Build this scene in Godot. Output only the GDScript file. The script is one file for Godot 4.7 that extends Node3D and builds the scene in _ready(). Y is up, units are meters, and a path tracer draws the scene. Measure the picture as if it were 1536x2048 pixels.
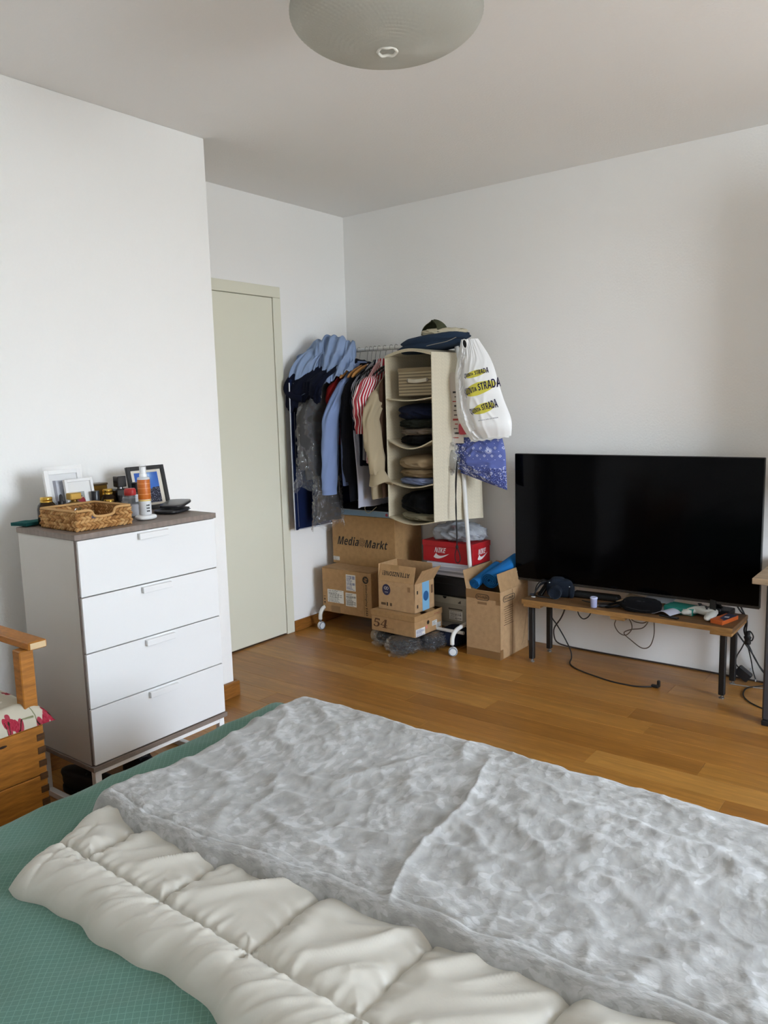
extends Node3D

# ---------------------------------------------------------------- mesh builder
class MB:
	var v := PackedVector3Array()
	var n := PackedVector3Array()
	var t := PackedVector2Array()
	var ix := PackedInt32Array()
	func vert(p: Vector3, nn: Vector3, uv := Vector2.ZERO) -> int:
		v.append(p); n.append(nn); t.append(uv)
		return v.size() - 1
	func tri(a: int, b: int, c: int) -> void:
		var g := (v[b] - v[a]).cross(v[c] - v[a])
		if g.dot(n[a] + n[b] + n[c]) > 0.0:
			ix.append(a); ix.append(c); ix.append(b)
		else:
			ix.append(a); ix.append(b); ix.append(c)
	func quad(a: Vector3, b: Vector3, c: Vector3, d: Vector3, nn := Vector3.ZERO, uvs := []) -> void:
		var k := nn
		if k == Vector3.ZERO:
			k = (b - a).cross(d - a).normalized()
		var u := uvs
		if u.is_empty():
			var w := a.distance_to(b)
			var h := a.distance_to(d)
			u = [Vector2(0, h), Vector2(w, h), Vector2(w, 0), Vector2(0, 0)]
		var i := vert(a, k, u[0]); vert(b, k, u[1]); vert(c, k, u[2]); vert(d, k, u[3])
		tri(i, i + 1, i + 2); tri(i, i + 2, i + 3)
	func flat(a: Vector3, b: Vector3, c: Vector3, nn: Vector3) -> void:
		var i := vert(a, nn); vert(b, nn); vert(c, nn)
		tri(i, i + 1, i + 2)
	# chamfered box, uv in metres; tr turns and moves it
	func box(c: Vector3, s: Vector3, b := 0.0, tr := Transform3D.IDENTITY) -> MB:
		var h := s * 0.5
		b = minf(b, minf(h.x, minf(h.y, h.z)) * 0.98)
		var ax := [Vector3.RIGHT, Vector3.UP, Vector3.BACK]
		for k in 3:
			for sg in [-1.0, 1.0]:
				var u: Vector3 = ax[(k + 1) % 3]
				var w: Vector3 = ax[(k + 2) % 3]
				if k == 0:
					u = ax[2]; w = ax[1]
				elif k == 1:
					u = ax[0]; w = ax[2]
				else:
					u = ax[0]; w = ax[1]
				var hu: float = absf(h.dot(u)) - b
				var hw: float = absf(h.dot(w)) - b
				var o: Vector3 = c + ax[k] * sg * h[k]
				var nn: Vector3 = tr.basis * (ax[k] * sg)
				quad(tr * (o - u * hu - w * hw), tr * (o + u * hu - w * hw), tr * (o + u * hu + w * hw), tr * (o - u * hu + w * hw), nn.normalized())
		if b > 0.0:
			for k in 3:
				var a1: Vector3 = ax[(k + 1) % 3]
				var a2: Vector3 = ax[(k + 2) % 3]
				for s1 in [-1.0, 1.0]:
					for s2 in [-1.0, 1.0]:
						var l: Vector3 = ax[k] * (h[k] - b)
						var p1: Vector3 = c + a1 * s1 * h[(k + 1) % 3] + a2 * s2 * (h[(k + 2) % 3] - b)
						var p2: Vector3 = c + a1 * s1 * (h[(k + 1) % 3] - b) + a2 * s2 * h[(k + 2) % 3]
						var nn: Vector3 = (tr.basis * (a1 * s1 + a2 * s2)).normalized()
						quad(tr * (p1 - l), tr * (p1 + l), tr * (p2 + l), tr * (p2 - l), nn)
			for sx in [-1.0, 1.0]:
				for sy in [-1.0, 1.0]:
					for sz in [-1.0, 1.0]:
						var q := Vector3(sx, sy, sz)
						flat(tr * (c + q * Vector3(h.x, h.y - b, h.z - b)), tr * (c + q * Vector3(h.x - b, h.y, h.z - b)), tr * (c + q * Vector3(h.x - b, h.y - b, h.z)), (tr.basis * q).normalized())
		return self
	func seg(a: Vector3, b: Vector3, w: float, d: float, up := Vector3.UP, bev := 0.0) -> MB:
		var z := (b - a).normalized()
		var x := up.cross(z)
		if x.length() < 0.01:
			x = Vector3.RIGHT.cross(z)
		x = x.normalized()
		return box(Vector3.ZERO, Vector3(w, d, a.distance_to(b)), bev, Transform3D(Basis(x, z.cross(x), z), (a + b) * 0.5))
	# grid of f(u, v); flip turns the normals; wu wraps in u
	func grid(f: Callable, nu: int, nv: int, us := 1.0, vs := 1.0, flip := false, wu := false) -> MB:
		var P := PackedVector3Array()
		P.resize((nu + 1) * (nv + 1))
		for j in nv + 1:
			for i in nu + 1:
				P[j * (nu + 1) + i] = f.call(float(i) / nu, float(j) / nv)
		return pgrid(P, nu, nv, us, vs, flip, wu)
	static func pnormals(P: PackedVector3Array, nu: int, nv: int, flip: bool, wu: bool) -> PackedVector3Array:
		var N := PackedVector3Array()
		N.resize(P.size())
		var w := nu + 1
		for j in nv + 1:
			for i in w:
				var i0 := i - 1
				var i1 := i + 1
				if wu:
					if i0 < 0: i0 = nu - 1
					if i1 > nu: i1 = 1
				else:
					i0 = maxi(i0, 0); i1 = mini(i1, nu)
				var j0 := maxi(j - 1, 0)
				var j1 := mini(j + 1, nv)
				var du := P[j * w + i1] - P[j * w + i0]
				var dv := P[j1 * w + i] - P[j0 * w + i]
				if du.length_squared() < 1e-14:
					var jj := 1 if j == 0 else (nv - 1 if j == nv else j)
					du = P[jj * w + i1] - P[jj * w + i0]
				var g := du.cross(dv)
				N[j * w + i] = (-g if flip else g).normalized()
		return N
	func pgrid(P: PackedVector3Array, nu: int, nv: int, us := 1.0, vs := 1.0, flip := false, wu := false, N := PackedVector3Array()) -> MB:
		var w := nu + 1
		if N.is_empty():
			N = pnormals(P, nu, nv, flip, wu)
		var b := v.size()
		for j in nv + 1:
			for i in w:
				v.append(P[j * w + i]); n.append(N[j * w + i]); t.append(Vector2(us * i / nu, vs * j / nv))
		for j in nv:
			for i in nu:
				var a := b + j * w + i
				tri(a, a + 1, a + w + 1); tri(a, a + w + 1, a + w)
		return self
	# cloth or board with thickness th, made of f's two offsets and its rim
	func sheet(f: Callable, nu: int, nv: int, th: float, us := 1.0, vs := 1.0, flip := false, wu := false) -> MB:
		var w := nu + 1
		var P := PackedVector3Array()
		P.resize(w * (nv + 1))
		for j in nv + 1:
			for i in w:
				P[j * w + i] = f.call(float(i) / nu, float(j) / nv)
		var N := pnormals(P, nu, nv, flip, wu)
		var A := P.duplicate()
		var B := P.duplicate()
		var M := N.duplicate()
		for k in P.size():
			A[k] = P[k] + N[k] * th * 0.5
			B[k] = P[k] - N[k] * th * 0.5
			M[k] = -N[k]
		pgrid(A, nu, nv, us, vs, flip, wu, N)
		pgrid(B, nu, nv, us, vs, flip, wu, M)
		var rims := []
		for i in nu:
			rims.append([i, i + 1, w]); rims.append([nv * w + i, nv * w + i + 1, -w])
		if not wu:
			for j in nv:
				rims.append([j * w, (j + 1) * w, 1]); rims.append([j * w + nu, (j + 1) * w + nu, -1])
		for r in rims:
			var o: Vector3 = (P[r[0]] - P[r[0] + r[2]]).normalized()
			quad(A[r[0]], A[r[1]], B[r[1]], B[r[0]], o)
		return self
	func tube(pts: PackedVector3Array, r: Variant, sides := 10, caps := true, closed := false) -> MB:
		var m := pts.size()
		var up := Vector3.UP
		var b := v.size()
		var len := 0.0
		var prev := Vector3.ZERO
		for i in m:
			var d := Vector3.ZERO
			if closed:
				d = pts[(i + 1) % m] - pts[(i + m - 1) % m]
			else:
				d = pts[mini(i + 1, m - 1)] - pts[maxi(i - 1, 0)]
			d = d.normalized()
			if i == 0:
				if absf(d.y) > 0.95: up = Vector3.RIGHT
				prev = (up - d * up.dot(d)).normalized()
			else:
				len += pts[i].distance_to(pts[i - 1])
				prev = (prev - d * prev.dot(d)).normalized()
			var sd := d.cross(prev)
			var rr: float = r if (r is float or r is int) else r[i]
			for k in sides + 1:
				var a := TAU * k / sides
				var o := prev * cos(a) + sd * sin(a)
				vert(pts[i] + o * rr, o, Vector2(float(k) / sides, len))
		var w := sides + 1
		for i in (m if closed else m - 1):
			for k in sides:
				var p := b + i * w + k
				var q := b + ((i + 1) % m) * w + k
				tri(p, p + 1, q + 1); tri(p, q + 1, q)
		if caps and not closed:
			for e in [0, m - 1]:
				var d := (pts[1] - pts[0]).normalized() * -1.0 if e == 0 else (pts[m - 1] - pts[m - 2]).normalized()
				var c := vert(pts[e], d)
				var s := v.size()
				for k in sides + 1:
					vert(v[b + e * w + k], d)
				for k in sides:
					tri(c, s + k, s + k + 1)
		return self
	# profile of (radius, y) turned round the y axis at c
	func lathe(pf: Array, sides := 24, tr := Transform3D.IDENTITY) -> MB:
		var arc := 0.0
		for i in pf.size() - 1:
			var a: Vector2 = pf[i]
			var b: Vector2 = pf[i + 1]
			if a.distance_to(b) < 1e-7:
				continue
			var d := (b - a).normalized()
			var na := Vector2(d.y, -d.x)
			var nb := na
			if i > 0 and a.distance_to(pf[i - 1]) > 1e-7:
				var d0: Vector2 = (a - pf[i - 1]).normalized()
				if d0.dot(d) > 0.6: na = Vector2((d0 + d).y, -(d0 + d).x).normalized()
			if i < pf.size() - 2 and b.distance_to(pf[i + 2]) > 1e-7:
				var d2: Vector2 = (pf[i + 2] - b).normalized()
				if d2.dot(d) > 0.6: nb = Vector2((d2 + d).y, -(d2 + d).x).normalized()
			var s := v.size()
			var l := a.distance_to(b)
			for k in sides + 1:
				var g := TAU * k / sides
				var e := Vector3(cos(g), 0, sin(g))
				vert(tr * (e * a.x + Vector3.UP * a.y), (tr.basis * (e * na.x + Vector3.UP * na.y)).normalized(), Vector2(float(k) / sides, arc))
				vert(tr * (e * b.x + Vector3.UP * b.y), (tr.basis * (e * nb.x + Vector3.UP * nb.y)).normalized(), Vector2(float(k) / sides, arc + l))
			arc += l
			for k in sides:
				var p := s + k * 2
				tri(p, p + 1, p + 3); tri(p, p + 3, p + 2)
		return self
	# polygon in xy pushed from z0 to z1
	func prism(poly: PackedVector2Array, z0: float, z1: float, tr := Transform3D.IDENTITY, smooth := false) -> MB:
		var id := Geometry2D.triangulate_polygon(poly)
		for s in [[z0, -1.0], [z1, 1.0]]:
			var nn: Vector3 = (tr.basis * Vector3(0, 0, s[1])).normalized()
			var b := v.size()
			for q in poly:
				vert(tr * Vector3(q.x, q.y, s[0]), nn, Vector2(q.x, -q.y))
			for k in range(0, id.size(), 3):
				tri(b + id[k], b + id[k + 1], b + id[k + 2])
		var m := poly.size()
		var cw := Geometry2D.is_polygon_clockwise(poly)
		for i in m:
			var a := poly[i]
			var c := poly[(i + 1) % m]
			var d := (c - a).normalized()
			var o := Vector2(d.y, -d.x)
			if cw: o = -o
			var oa := o
			var oc := o
			if smooth:
				var d0 := (a - poly[(i + m - 1) % m]).normalized()
				var d2 := (poly[(i + 2) % m] - c).normalized()
				if d0.dot(d) > 0.6: oa = (o + (Vector2(d0.y, -d0.x) * (-1.0 if cw else 1.0))).normalized()
				if d2.dot(d) > 0.6: oc = (o + (Vector2(d2.y, -d2.x) * (-1.0 if cw else 1.0))).normalized()
			var na := (tr.basis * Vector3(oa.x, oa.y, 0)).normalized()
			var nc := (tr.basis * Vector3(oc.x, oc.y, 0)).normalized()
			var l := a.distance_to(c)
			var i0 := vert(tr * Vector3(a.x, a.y, z0), na, Vector2(0, 0))
			vert(tr * Vector3(c.x, c.y, z0), nc, Vector2(l, 0)); vert(tr * Vector3(c.x, c.y, z1), nc, Vector2(l, z1 - z0)); vert(tr * Vector3(a.x, a.y, z1), na, Vector2(0, z1 - z0))
			tri(i0, i0 + 1, i0 + 2); tri(i0, i0 + 2, i0 + 3)
		return self
	# ellipsoid-like blob: radii r, squareness e (2 = round), f adds a bump to the radius
	func blob(c: Vector3, r: Vector3, e := 2.0, nu := 24, nv := 14, bump = null, tr := Transform3D.IDENTITY) -> MB:
		return grid(func(u, w):
			var a: float = u * TAU
			var b: float = (w - 0.5) * PI * 0.998
			var d := Vector3(cos(b) * cos(a), sin(b), cos(b) * sin(a))
			var k := pow(pow(absf(d.x), e) + pow(absf(d.y), e) + pow(absf(d.z), e), -1.0 / e)
			var p := d * k
			if bump != null: p *= 1.0 + bump.call(d)
			return tr * (c + p * r), nu, nv, 1.0, 1.0, true, true)
	func add(m: MB, tr := Transform3D.IDENTITY) -> MB:
		var b := v.size()
		for i in m.v.size():
			v.append(tr * m.v[i]); n.append((tr.basis * m.n[i]).normalized()); t.append(m.t[i])
		for k in m.ix: ix.append(b + k)
		return self
	func mesh() -> ArrayMesh:
		var a := []
		a.resize(Mesh.ARRAY_MAX)
		a[Mesh.ARRAY_VERTEX] = v; a[Mesh.ARRAY_NORMAL] = n; a[Mesh.ARRAY_TEX_UV] = t; a[Mesh.ARRAY_INDEX] = ix
		var m := ArrayMesh.new()
		m.add_surface_from_arrays(Mesh.PRIMITIVE_TRIANGLES, a)
		return m

func mb() -> MB: return MB.new()
func V(x: float, y: float, z: float) -> Vector3: return Vector3(x, y, z)
func pv(a: Array) -> PackedVector3Array: return PackedVector3Array(a)
func T(p: Vector3, yaw := 0.0, pitch := 0.0, roll := 0.0) -> Transform3D:
	return Transform3D(Basis.from_euler(Vector3(deg_to_rad(pitch), deg_to_rad(yaw), deg_to_rad(roll))), p)
# smooth curve through points
func curve(a: Array, steps := 8) -> PackedVector3Array:
	var o := PackedVector3Array()
	for i in a.size() - 1:
		var p0: Vector3 = a[maxi(i - 1, 0)]
		var p1: Vector3 = a[i]
		var p2: Vector3 = a[i + 1]
		var p3: Vector3 = a[mini(i + 2, a.size() - 1)]
		for k in steps:
			o.append(p1.cubic_interpolate(p2, p0, p3, float(k) / steps))
	o.append(a[a.size() - 1])
	return o

# ---------------------------------------------------------------- names, labels
var used := {}
func numbered(c: String) -> String:
	var k: int = used.get(c, 0)
	used[c] = k + 1
	return c if k == 0 else "%s_%03d" % [c, k]
func tag(o: Node, label: String, category: String, group := "") -> void:
	o.set_meta("label", label); o.set_meta("category", category)
	if group: o.set_meta("group", group)
func thing(c: String, label: String, category: String, at := Vector3.ZERO, yaw := 0.0, group := "") -> Node3D:
	var o := Node3D.new()
	o.name = numbered(c); add_child(o)
	o.position = at; o.rotation.y = yaw
	tag(o, label, category, group)
	return o
func part(p: Node, c: String, m: Variant, mat: Material, label := "") -> MeshInstance3D:
	var o := MeshInstance3D.new()
	o.name = c
	o.mesh = m.mesh() if m is MB else m
	o.material_override = mat
	o.cast_shadow = GeometryInstance3D.SHADOW_CASTING_SETTING_ON
	p.add_child(o, true)
	if label: o.set_meta("label", label)
	return o
func solo(c: String, m: Variant, mat: Material, label: String, category: String, group := "") -> MeshInstance3D:
	var o := part(self, numbered(c), m, mat)
	tag(o, label, category, group)
	return o
func struct(c: String, m: Variant, mat: Material) -> MeshInstance3D:
	var o := part(self, c, m, mat)
	o.set_meta("kind", "structure")
	return o

# ---------------------------------------------------------------- materials
var mats := {}
func mt(hex: String, rough := 0.7, metal := 0.0, spec := 0.5) -> StandardMaterial3D:
	var key := "%s/%s/%s/%s" % [hex, rough, metal, spec]
	if not mats.has(key):
		var m := StandardMaterial3D.new()
		m.resource_name = "paint"
		m.albedo_color = Color(hex); m.roughness = rough; m.metallic = metal; m.metallic_specular = spec
		mats[key] = m
	return mats[key]
func cloth(hex: String, bump := 0.12, scale := 26.0) -> StandardMaterial3D:
	var key := "cloth%s/%s/%s" % [hex, bump, scale]
	if not mats.has(key):
		var m := StandardMaterial3D.new()
		m.albedo_color = Color(hex); m.roughness = 0.9; m.metallic_specular = 0.25
		m.uv1_triplanar = true; m.uv1_scale = Vector3.ONE * scale
		m.heightmap_enabled = true; m.heightmap_texture = tx.weave; m.heightmap_scale = bump
		m.rim_enabled = true; m.rim = 0.25; m.rim_tint = 0.6
		mats[key] = m
	return mats[key]
func textured(tex: Texture2D, scale := Vector3.ONE, rough := 0.7, tri := false, hex := "ffffff", spec := 0.4) -> StandardMaterial3D:
	var m := StandardMaterial3D.new()
	m.albedo_texture = tex; m.albedo_color = Color(hex); m.roughness = rough; m.metallic_specular = spec
	m.uv1_scale = scale; m.uv1_triplanar = tri
	return m
func clear(hex: String, alpha: float, rough := 0.1) -> StandardMaterial3D:
	var m := StandardMaterial3D.new()
	m.transparency = BaseMaterial3D.TRANSPARENCY_ALPHA
	m.albedo_color = Color(hex, alpha); m.roughness = rough
	m.cull_mode = BaseMaterial3D.CULL_DISABLED
	return m

# ---------------------------------------------------------------- textures
var tx := {}
var nz := []
func ns(k: int, u: float, w: float) -> float:
	var a: PackedFloat32Array = nz[k]
	u = fposmod(u, 1.0) * 256.0; w = fposmod(w, 1.0) * 256.0
	var x := int(u); var y := int(w)
	var fx := u - x; var fy := w - y
	x &= 255; y &= 255
	var x1 := (x + 1) & 255
	var y1 := ((y + 1) & 255) << 8
	y = y << 8
	return lerpf(lerpf(a[y + x], a[y + x1], fx), lerpf(a[y1 + x], a[y1 + x1], fx), fy)
func make_noise() -> void:
	for k in 4:
		var f := FastNoiseLite.new()
		f.seed = 11 + k * 7
		f.noise_type = FastNoiseLite.TYPE_SIMPLEX_SMOOTH
		f.frequency = [0.012, 0.03, 0.02, 0.012][k]
		f.fractal_octaves = [4, 3, 5, 1][k]
		var a := PackedFloat32Array()
		a.resize(65536)
		var lo := 9.0
		var hi := -9.0
		for y in 256:
			var ty := y / 256.0
			for x in 256:
				var tx0 := x / 256.0
				# four shifted copies blended (evenly in strength), so that the square repeats
				var wa := (1.0 - tx0) * (1.0 - ty)
				var wb := tx0 * (1.0 - ty)
				var wc := (1.0 - tx0) * ty
				var wd := tx0 * ty
				var q := (f.get_noise_2d(x, y) * wa + f.get_noise_2d(x - 256, y) * wb + f.get_noise_2d(x, y - 256) * wc + f.get_noise_2d(x - 256, y - 256) * wd) / sqrt(wa * wa + wb * wb + wc * wc + wd * wd)
				a[y * 256 + x] = q
				lo = minf(lo, q); hi = maxf(hi, q)
		for q in 65536: a[q] = (a[q] - lo) / (hi - lo)
		nz.append(a)
func img(w: int, h: int, f: Callable) -> ImageTexture:
	var by := PackedByteArray()
	by.resize(w * h * 3)
	var o := 0
	for y in h:
		for x in w:
			var c: Color = f.call((x + 0.5) / w, (y + 0.5) / h)
			by[o] = int(clampf(c.r, 0, 1) * 255.0); by[o + 1] = int(clampf(c.g, 0, 1) * 255.0); by[o + 2] = int(clampf(c.b, 0, 1) * 255.0)
			o += 3
	return ImageTexture.create_from_image(Image.create_from_data(w, h, false, Image.FORMAT_RGB8, by))
func grey(w: int, h: int, f: Callable) -> ImageTexture:
	var by := PackedByteArray()
	by.resize(w * h)
	var o := 0
	for y in h:
		for x in w:
			var c: float = f.call((x + 0.5) / w, (y + 0.5) / h)
			by[o] = int(clampf(c, 0, 1) * 255.0)
			o += 1
	return ImageTexture.create_from_image(Image.create_from_data(w, h, false, Image.FORMAT_L8, by))
func lay(mask: PackedFloat32Array, w: int, h: int, pts: Array, r: float, val := 1.0) -> void:
	# a soft stroke through pixel points, wrapped round the edges
	for i in pts.size() - 1:
		var a: Vector2 = pts[i]
		var b: Vector2 = pts[i + 1]
		var x0 := int(floor(minf(a.x, b.x) - r - 1)); var x1 := int(ceil(maxf(a.x, b.x) + r + 1))
		var y0 := int(floor(minf(a.y, b.y) - r - 1)); var y1 := int(ceil(maxf(a.y, b.y) + r + 1))
		for y in range(y0, y1 + 1):
			for x in range(x0, x1 + 1):
				var d := Geometry2D.get_closest_point_to_segment(Vector2(x, y), a, b).distance_to(Vector2(x, y))
				var s := clampf(r + 0.5 - d, 0.0, 1.0) * val
				var k := posmod(y, h) * w + posmod(x, w)
				if s > mask[k]: mask[k] = s
# flat lettering whose middle sits at the transform's origin, wide w metres, reading along its x
func letters(p: Node, s: String, w: float, tr: Transform3D, mat: Material, bold := true, font := "Droid Sans", h := 0.0, slant := 0.0, name := "lettering", deform = null) -> MeshInstance3D:
	var tm := TextMesh.new()
	var f := SystemFont.new()
	f.font_names = PackedStringArray([font])
	f.font_weight = 700 if bold else 400
	tm.font = f; tm.text = s; tm.font_size = 48; tm.pixel_size = 0.01; tm.depth = 0.0; tm.curve_step = 1.5
	var ar := tm.get_mesh_arrays()
	var vs: PackedVector3Array = ar[Mesh.ARRAY_VERTEX]
	var id: PackedInt32Array = ar[Mesh.ARRAY_INDEX]
	var lo := Vector3.INF; var hi := -Vector3.INF
	for q in vs:
		lo = lo.min(q); hi = hi.max(q)
	var k := w / maxf(hi.x - lo.x, 1e-6)
	var ky := k if h <= 0.0 else h / maxf(hi.y - lo.y, 1e-6)
	var c := (lo + hi) * 0.5
	var m := mb()
	var nn := tr.basis.z.normalized()
	for q in vs:
		var e := Vector3((q.x - c.x) * k, (q.y - c.y) * ky, 0.0)
		e.x += e.y * slant
		if deform != null:
			m.vert(deform.call(e.x, e.y), nn)
		else:
			m.vert(tr * e, nn)
	for q in range(0, id.size(), 3):
		m.tri(id[q], id[q + 1], id[q + 2])
	return part(p, name, m, mat)
# a flat print of an outline a hair off its face
func print_poly(p: Node, c: String, poly: PackedVector2Array, tr: Transform3D, mat: Material) -> MeshInstance3D:
	return part(p, c, mb().prism(poly, 0.0, 0.0006, tr), mat)
func ring(cx: float, cy: float, rx: float, ry: float, m := 28, a0 := 0.0, a1 := TAU) -> PackedVector2Array:
	var o := PackedVector2Array()
	var full := absf(a1 - a0 - TAU) < 0.001
	for i in (m if full else m + 1):
		var a := lerpf(a0, a1, float(i) / m)
		o.append(Vector2(cx + cos(a) * rx, cy + sin(a) * ry))
	return o
func rrect(x0: float, y0: float, x1: float, y1: float, r: float, m := 4) -> PackedVector2Array:
	var o := PackedVector2Array()
	for q in [[x1 - r, y1 - r, 0.0], [x0 + r, y1 - r, 0.5], [x0 + r, y0 + r, 1.0], [x1 - r, y0 + r, 1.5]]:
		for i in m + 1:
			var a: float = PI * (q[2] + 0.5 * i / m)
			o.append(Vector2(q[0] + cos(a) * r, q[1] + sin(a) * r))
	return o

const X1 := 6.0
const WZ0 := 1.25
const WZ1 := 2.95
const WY0 := 0.7
const WY1 := 2.5
const Z1 := 4.75
const H := 2.7
const XD := 0.534
const ZD := 1.626
const SKY := 17.0
const EXPO := 1.09
const DAY := 8.6

func _ready() -> void:
	var cam := Camera3D.new()
	cam.name = "camera"
	cam.fov = 66.52
	cam.near = 0.05; cam.far = 60.0
	cam.transform = Transform3D(Basis(Vector3.UP, 0.6564) * Basis(Vector3.RIGHT, -0.1356) * Basis(Vector3.BACK, -0.0279), Vector3(3.5028, 1.4461, 4.1838))
	add_child(cam)
	cam.current = true
	var we := WorldEnvironment.new()
	we.name = "environment"
	var e := Environment.new()
	var sk := ProceduralSkyMaterial.new()
	sk.sky_top_color = Color(0.8, 0.88, 1.0); sk.sky_horizon_color = Color(0.94, 0.97, 1.0)
	sk.ground_horizon_color = Color(0.36, 0.355, 0.34); sk.ground_bottom_color = Color(0.3, 0.295, 0.28)
	sk.sky_energy_multiplier = 1.0
	var sky := Sky.new()
	sky.sky_material = sk
	e.background_mode = Environment.BG_SKY; e.sky = sky
	e.background_energy_multiplier = SKY
	e.tonemap_mode = Environment.TONE_MAPPER_LINEAR
	e.tonemap_exposure = EXPO
	e.sdfgi_enabled = true; e.ssao_enabled = true; e.ssil_enabled = true
	we.environment = e
	add_child(we)
	# the share of daylight that the panes scatter into the room
	var day := AreaLight3D.new()
	day.name = "window_daylight"
	day.area_size = Vector2(WZ1 - WZ0 - 0.14, WY1 - WY0 - 0.14)
	day.light_color = Color(0.91, 0.96, 1.0)
	day.light_energy = DAY
	day.area_range = 14.0
	day.area_attenuation = 2.0
	day.shadow_enabled = true
	day.transform = Transform3D(Basis(Vector3.UP, PI / 2), V(X1 + 0.16, (WY0 + WY1) / 2, (WZ0 + WZ1) / 2))
	add_child(day)
	make_noise()
	make_textures()
	build_room()
	build_bed()
	build_dresser()
	build_tv_bench()
	build_desk()
	build_chest()
	build_lamp()
	build_boxes()
	build_rack()
	build_clothes()
	build_organizer()
	build_hung_bags()
	build_dresser_things()
	build_bench_things()
	build_cables()

func make_textures() -> void:
	tx.weave = grey(128, 128, func(u, w): return 0.5 + 0.25 * sin(u * TAU * 32) * (1.0 if int(w * 64) % 2 == 0 else -1.0) + 0.25 * sin(w * TAU * 32) + 0.2 * (ns(0, u, w) - 0.5))
	tx.peel = grey(256, 256, func(u, w): return 0.55 * ns(1, u * 3, w * 3) + 0.45 * ns(2, u * 5, w * 5))
	# oak of the floor, grain along u
	for k in 3:
		tx["oak%d" % k] = img(512, 128, func(u, w):
			var g := ns(k, u, w * 2.0 + 0.04 * ns(0, u * 2, w))
			var f := ns(2, u, w * 9.0 + 0.25 * ns(3, u * 2.0, w * 2.0))
			var p := ns(1, u * 2.0, w * 19.0)
			var s := 0.82 + 0.15 * (g - 0.5) + 0.1 * (f - 0.5) + 0.07 * (p - 0.5)
			var fl := smoothstep(0.7, 0.8, ns(3, u * 9.0 + 0.3 * k, w * 5.0)) * 0.05
			return Color(s + fl, s * 0.985 + fl, s * 0.93 + fl * 0.8))
	tx.pine = img(512, 256, func(u, w):
		var ww: float = w + 0.05 * (ns(0, u, w) - 0.5)
		var r := 0.5 + 0.5 * sin(ww * TAU * 14.0 + 5.0 * ns(1, u, ww * 2.0))
		var f := ns(2, u * 3.0, w * 21.0)
		var s := 0.78 + 0.07 * r + 0.16 * (f - 0.5) + 0.14 * (ns(0, u, w * 3.0) - 0.5)
		return Color(s, s * 0.96, s * 0.88))
	tx.card = img(256, 256, func(u, w):
		var s := 0.95 + 0.08 * (ns(2, u, w) - 0.5) + 0.05 * (ns(1, u * 4, w * 4) - 0.5) + 0.012 * sin(u * TAU * 48)
		return Color(s, s, s))
	tx.linen = img(256, 256, func(u, w):
		var s := 0.93 + 0.1 * (ns(2, u * 6, w) - 0.5) + 0.1 * (ns(2, u, w * 6) - 0.5) + 0.06 * (ns(1, u * 8, w * 8) - 0.5)
		return Color(s, s, s))
	# green sheet: a lattice of pale diamond lines, one repeat holds 4 x 4 diamonds
	tx.sheet = img(256, 256, func(u, w):
		var a := absf(fposmod((u + w) * 4.0, 1.0) - 0.5)
		var b := absf(fposmod((u - w) * 4.0, 1.0) - 0.5)
		var l := clampf(1.0 - minf(a, b) / 0.075, 0.0, 1.0)
		var broken := 0.75 + 0.5 * (ns(1, u * 6, w * 6) - 0.5)
		var s := 0.95 + 0.1 * (ns(2, u * 5, w * 5) - 0.5)
		return Color(0.375, 0.52, 0.465).lerp(Color(0.62, 0.76, 0.7), l * 0.6 * broken) * s)
	make_damask()
	make_bandana()
	tx.stripe_red = img(64, 8, func(u, w): return Color("a81c2e") if fposmod(u * 2.0, 1.0) < 0.56 else Color("e9e2e0"))
	tx.stripe_navy = img(64, 8, func(u, w): return Color("10121f") if fposmod(u * 2.0, 1.0) < 0.6 else Color("d8d9de"))
	tx.stripe_box = img(64, 64, func(u, w):
		var l := 1.0 if fposmod(w * 2.0, 1.0) < 0.26 else 0.0
		return Color("a39477").lerp(Color("574b3d"), l * (0.75 + 0.3 * ns(1, u, w * 0.2))))
	tx.crinkle = grey(256, 256, func(u, w):
		var a := 1.0 - absf(ns(0, u * 2, w * 2) - 0.5) * 5.0
		var b := 1.0 - absf(ns(2, u * 2 + 0.37, w * 2) - 0.5) * 4.0
		return clampf(0.5 * maxf(a, 0.0) + 0.4 * maxf(b, 0.0) + 0.2 * ns(1, u * 3, w * 3), 0, 1))

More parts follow.
